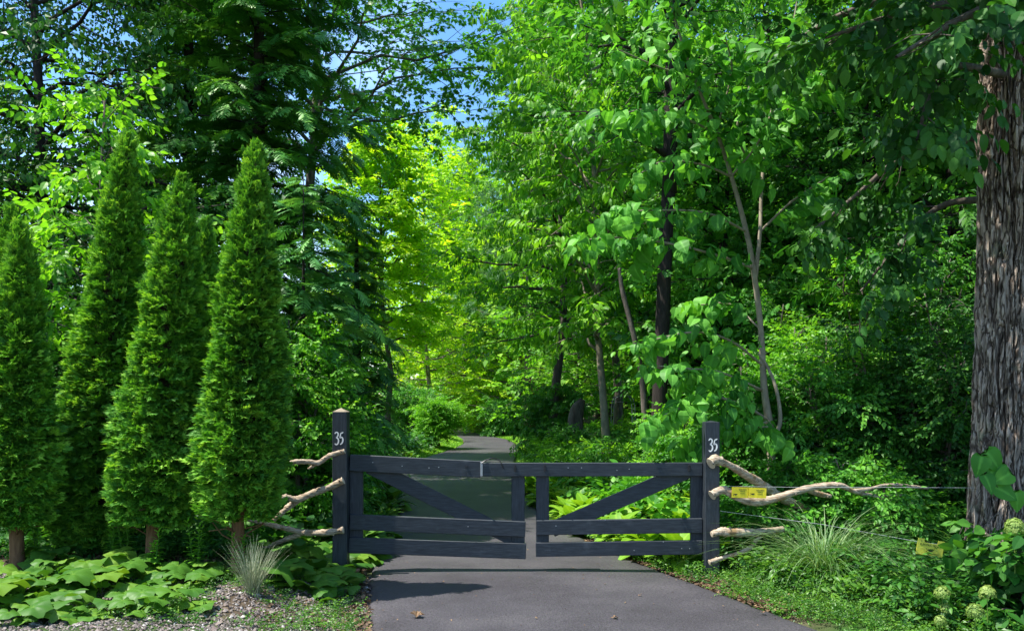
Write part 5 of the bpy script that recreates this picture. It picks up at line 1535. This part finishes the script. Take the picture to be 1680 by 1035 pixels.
# tall weeds at the feet of the arborvitaes
def stalk_weed(seed, H):
    rs = np.random.default_rng(seed); root = empty('goldenrod', (0, 0, 0)); st, lf = Geo(), Geo()
    for k in range(3):
        a = rs.uniform(0, 6.28); l = H * rs.uniform(.7, 1.05); e = np.array([math.cos(a) * .14, math.sin(a) * .14, 1]) * l
        tube(st, [(0, 0, -.03), e * .5 + rs.normal(0, .01, 3), e], [.005, .004, .0015], 5, False)
        n = 34; u = np.linspace(.12, 1, n); aa = np.arange(n) * 2.4
        f = np.stack([np.cos(aa), np.sin(aa), .25 + .9 * u ** 3], -1)
        tp, tt, tu = LEAF_L[0] * [.75, 1, 1], LEAF_L[1], LEAF_L[2]
        scatter(lf, (tp, tt, tu), frames(f, np.array([0, 0, 1.]) + 0 * f, .10 * (1.15 - .65 * u)), e * u[:, None], rs.uniform(.3, .8, n))
    st.obj('stem', M_WEED, root); lf.obj('leaves', M_BRIGHT, root)
    return root
gw = [(205, 6.85, .62, 'feathery weed at the foot of the tallest leaning arborvitae'), (390, 6.55, .40, 'short weed right of the brown arborvitae trunk'), (322, 6.6, .52, 'upright weed between the middle and nearest arborvitaes'),
      (62, 6.9, .40, 'upright weed in front of the leftmost arborvitae'), (250, 6.55, .36, 'short leafy weed in front of the middle arborvitae'), (185, 6.9, .5, 'feathery weed slightly left of the taller one, under the tallest arborvitae')]
for i, (px, Y, H, lb) in enumerate(gw):
    r_ = stalk_weed(500 + i, H); x = PX(px, Y); r_.location = (x, Y, float(hz(x, Y))); tag(r_, lb, 'weed', 'tall weeds at the feet of the arborvitaes')

# gravel
def gravel():
    rs = np.random.default_rng(9)
    n = 26000
    y = rs.uniform(4.6, 7.6, n); w = rs.uniform(0, 1, n)
    x = edge_l(y) + .03 - w * np.where(y > 6.6, 1.0, 4.0)
    s = rs.lognormal(-4.55, .38, n)
    ico = np.array([[0, 0, 1], [.9, 0, .1], [.3, .85, 0], [-.75, .5, .1], [-.7, -.55, 0], [.35, -.85, .1], [0, 0, -1]], float)
    it = np.array([[0, 1, 2], [0, 2, 3], [0, 3, 4], [0, 4, 5], [0, 5, 1], [6, 2, 1], [6, 3, 2], [6, 4, 3], [6, 5, 4], [6, 1, 5]])
    a = rs.uniform(0, 6.28, n)
    Mx = frames(np.stack([np.cos(a), np.sin(a), rs.normal(0, .3, n)], -1), np.array([0, 0, 1.]) + rs.normal(0, .3, (n, 3)), s)
    Mx = Mx * rs.uniform(.6, 1.25, (n, 1, 3))
    Mx[:, :, 2] *= .65
    pos = np.stack([x, y, hz(x, y) + s * .3], -1)
    g = Geo(); scatter(g, (ico, it), Mx, pos, rs.uniform(0, 1, n))
    o = g.obj('gravel', M_GRAVEL); tag(o, 'loose grey and tan gravel in the bed left of the driveway', 'gravel', kind='stuff')
gravel()
def debris():
    rs = np.random.default_rng(29); n = 260
    y = rs.uniform(5.0, 9.5, n); t = rs.beta(.5, .5, n); x = edge_l(y) + (edge_r(y) - edge_l(y)) * (.02 + .96 * t); a = rs.uniform(0, 6.28, n)
    g = Geo(); scatter(g, LEAF_O, frames(np.stack([np.cos(a), np.sin(a), rs.normal(0, .2, n)], -1), np.array([0, 0, 1.]) + rs.normal(0, .3, (n, 3)), rs.uniform(.006, .02, n)), np.stack([x, y, np.full(n, .027)], -1), rs.uniform(0, 1, n))
    o = g.obj('leaf_debris', M_DRYLEAF); tag(o, 'specks of dry leaf and twig scattered over the near asphalt', 'debris', kind='stuff')
debris()
def litter():
    rs = np.random.default_rng(19); pts = []
    n = 2600; y = rs.uniform(6.2, 9.5, n); x = edge_r(y) + .0 + rs.exponential(.14, n); pts.append(np.stack([x, y], -1))
    n = 1500; y = rs.uniform(5.5, 9.5, n); x = edge_l(y) - rs.exponential(.25, n); pts.append(np.stack([x, y], -1))
    n = 2500; y = rs.uniform(6.6, 8.5, n); x = rs.uniform(-4.2, -1.6, n); pts.append(np.stack([x, y], -1))
    p = np.concatenate(pts); m = len(p); a = rs.uniform(0, 6.28, m)
    f = np.stack([np.cos(a), np.sin(a), rs.normal(0, .3, m)], -1)
    z = np.maximum(hz(p[:, 0], p[:, 1]), .0) + .012
    g = Geo(); scatter(g, LEAF_O, frames(f, np.array([0, 0, 1.]) + rs.normal(0, .4, (m, 3)), rs.uniform(.02, .055, m)), np.stack([p[:, 0], p[:, 1], z], -1), rs.uniform(0, 1, m))
    o = g.obj('leaf_litter', M_DRYLEAF); tag(o, 'brown dead leaf litter along the driveway edges', 'leaf litter', kind='stuff')
litter()
for i, (px, py, s, lb) in enumerate([(683, 1018, .10, 'largest dry leaf lying on the asphalt near the bottom left of the driveway'), (1013, 1019, .055, 'dry leaf lying on the asphalt at the bottom centre'), (1250, 1010, .045, 'dry leaf on the asphalt near the right driveway edge'),
        (1047, 982, .03, 'tiny pale leaf on the asphalt below the right gate leaf'), (881, 1020, .025, 'speck of leaf at the bottom middle of the driveway'), (697, 961, .022, 'speck of leaf just below the pointed shadow on the left'), (1240, 1000, .02, 'speck of leaf beside the dry leaf near the right edge'), (1025, 994, .02, 'speck of leaf above the dry leaf at the bottom centre')]):
    Yd = EYE * F / (py - YH); g = Geo()
    scatter(g, LEAF_M if s > .04 else LEAF_O, rotm(i * 1.7, .12, .1)[None] * s, np.zeros((1, 3)), np.array([.8]))
    v = g.v[0]; v[:, 2] += .25 * s * np.abs(np.sin(v[:, 0] / s * 5)) + .3 * (v[:, 1] ** 2) / s
    o = g.obj('fallen_leaf', M_DRYLEAF); o.location = (PX(px, Yd), Yd, .026); tag(o, lb, 'leaf', 'leaves fallen on the asphalt')

# hydrangea and vine at the lower right corner
hroot = empty('hydrangea', (PX(1692, 5.6), 5.6, float(hz(PX(1692, 5.6), 5.6)))); tag(hroot, 'hydrangea bush with lime green flower heads in the lower right corner', 'hydrangea')
g, pos, fwd, upv, rng = grow(601, H=.72, Rad=.26, base=.1, n_limb=22, tr=.012, sub=4, per=3, stems=5, spread=.30, up=(60, 25))
g.obj('stems', M_BARK, hroot, smooth=True)
c = Geo(); place_sprays(c, sprays(LEAF_O, 4, .2, .13), pos, fwd, upv, rng.uniform(.7, 1.05, len(pos)), rng); c.obj('leaves', M_DARK, hroot)
rs = np.random.default_rng(77)
for (px, py, r_, Y) in ((1620, 975, 16, 5.4), (1600, 1006, 17, 5.3), (1665, 868, 19, 5.4), (1546, 975, 15, 5.6), (1551, 1000, 11, 5.6), (1543, 1020, 12, 5.5)):
    n = 170; d = norm(rs.normal(0, 1, (n, 3))); d[:, 2] = np.where(d[:, 2] < -.3, -d[:, 2], d[:, 2]); rr = .85 * r_ / F * Y
    q = (d * [1, 1, 1.15]) * rr * rs.uniform(.8, 1.02, (n, 1))
    fl = (np.array([[0, 0, 0], [.5, .15, .05], [.3, .55, 0], [-.3, .55, .05], [-.5, .15, 0], [-.35, -.45, .05], [.35, -.45, 0]]), np.array([[0, 1, 2], [0, 3, 4], [0, 5, 6], [0, 2, 3]]), np.ones(7))
    g = Geo(); tgv = np.cross(d, rs.normal(0, 1, (n, 3))); scatter(g, fl, frames(tgv, d, np.full(n, rr * .38)), q, rs.uniform(.2, 1, n))
    tube(g, [(0, 0, -.35), (0, 0, 0)], [.004, .003], 5)
    o = g.obj('flower_head', M_BLOOM, hroot); o.location = Vector(P(px, py, Y)) - hroot.location
vroot = empty('vine', tuple(P(1635, 960, 6.2))); tag(vroot, 'broad leaved vine hanging in front of the shaggy trunk foot', 'vine')
o0 = np.array(vroot.location); g = Geo(); c = Geo()
path = smooth_path([P(1690, 960, 6.2) - o0, P(1672, 850, 6.2) - o0, P(1640, 800, 6.15) - o0, P(1612, 770, 6.1) - o0, P(1600, 750, 6.1) - o0], 30)
tube(g, path, .005, 5, False)
for (px, py, s) in ((1600, 760, .17), (1622, 758, .2), (1648, 775, .19), (1632, 815, .2), (1660, 790, .17), (1605, 790, .16), (1668, 820, .16), (1590, 905, .19), (1612, 895, .17), (1570, 895, .15), (1600, 930, .16), (1640, 885, .18), (1660, 910, .16), (1580, 960, .17), (1630, 930, .16), (1675, 940, .18), (1556, 925, .14)):
    p = P(px, py, 6.1) - o0 + (0, rs.uniform(-.1, .1), 0)
    f = np.array([[rs.normal(0, .6), -.35, -.8 + rs.normal(0, .3)]])
    scatter(c, LEAF_HEART, frames(f, np.array([[rs.normal(0, .3), -1.0, .5]]), np.array([s])), (p + (0, 0, s * .4))[None], np.array([rs.uniform(.2, .9)]))
    i = int(rs.integers(5, len(path))); tube(g, [path[i], (path[i] + p) / 2 + (0, 0, .04), p + (0, 0, s * .4)], [.003, .003, .002], 4, False)
g.obj('vine_stem', M_BARK, vroot, smooth=True); c.obj('leaves', M_HEART, vroot, smooth=True)

# metal arch, far behind on the right
aroot = empty('garden_arch', G3(1022, 22)); tag(aroot, 'thin pale metal garden arch standing among the shrubs', 'arch')
ax = .29; zt = P(0, 650, 22)[2] - aroot.location[2]
g = Geo()
for yy in (-.25, .25):
    tube(g, smooth_path([(-ax, yy, 0), (-ax, yy, zt * .7), (-ax * .85, yy, zt * .93), (-ax * .5, yy, zt), (ax * .5, yy, zt), (ax * .85, yy, zt * .93), (ax, yy, zt * .7), (ax, yy, 0)], 40), .014, 5)
g.obj('frame', M_STEEL, aroot, smooth=True)
for z in (.3, .5, .7, .9):
    for sx in (-1, 1):
        g = Geo(); xx = ax * sx * (1 if z < .8 else .9); tube(g, [(xx, -.25, zt * z), (xx, .25, zt * z)], [.009, .009], 4); g.obj('rung', M_STEEL, aroot)
for xx in (-.18, 0, .18):
    g = Geo(); tube(g, [(xx, -.25, zt), (xx, .25, zt)], [.009, .009], 4); g.obj('rung', M_STEEL, aroot)
g = Geo(); tube(g, [(-ax * .8, -.25, zt * .9), (ax * .8, -.25, zt * .9)], [.010, .010], 4); g.obj('crossbar', M_STEEL, aroot)
# small pale marker at the far bend
g = Geo(); v, t = box_arrays((0, 0, .17), (.16, 0, 0), (0, .10, 0), (0, 0, .19), .05); g.add(v, t)
o = fix_normals(g.obj('marker_stone', M_WSTONE)); x = PX(768, 50); o.location = (x, 50, float(hz(x, 50))); tag(o, 'small pale marker at the far bend of the driveway', 'marker stone')
# stones by the old tree
for i, (px, Y, s, lb) in enumerate([(1585, 7.6, .16, 'grey stone low against the left foot of the shaggy trunk'), (1572, 8.0, .13, 'smaller grey stone behind the one by the shaggy trunk')]):
    rs2 = np.random.default_rng(i); qa = np.linspace(0, np.pi, 9); qb = np.linspace(0, 2 * np.pi, 12, endpoint=False)
    A, B = np.meshgrid(qa, qb, indexing='ij'); rr = 1 + .12 * np.sin(3 * B + A * 2 + i) + .1 * np.cos(5 * A + B)
    V = np.stack([np.sin(A) * np.cos(B) * rr * 1.2, np.sin(A) * np.sin(B) * rr, np.cos(A) * rr * .75], -1).reshape(-1, 3) * s
    g = Geo(); g.add(V, grid_tris(9, 12, True)); o = fix_normals(g.obj('field_stone', M_STONE, smooth=True)); x = PX(px, Y); o.location = (x, Y, float(hz(x, Y)) + s * .4); tag(o, lb, 'stone', 'stones at the foot of the old tree')
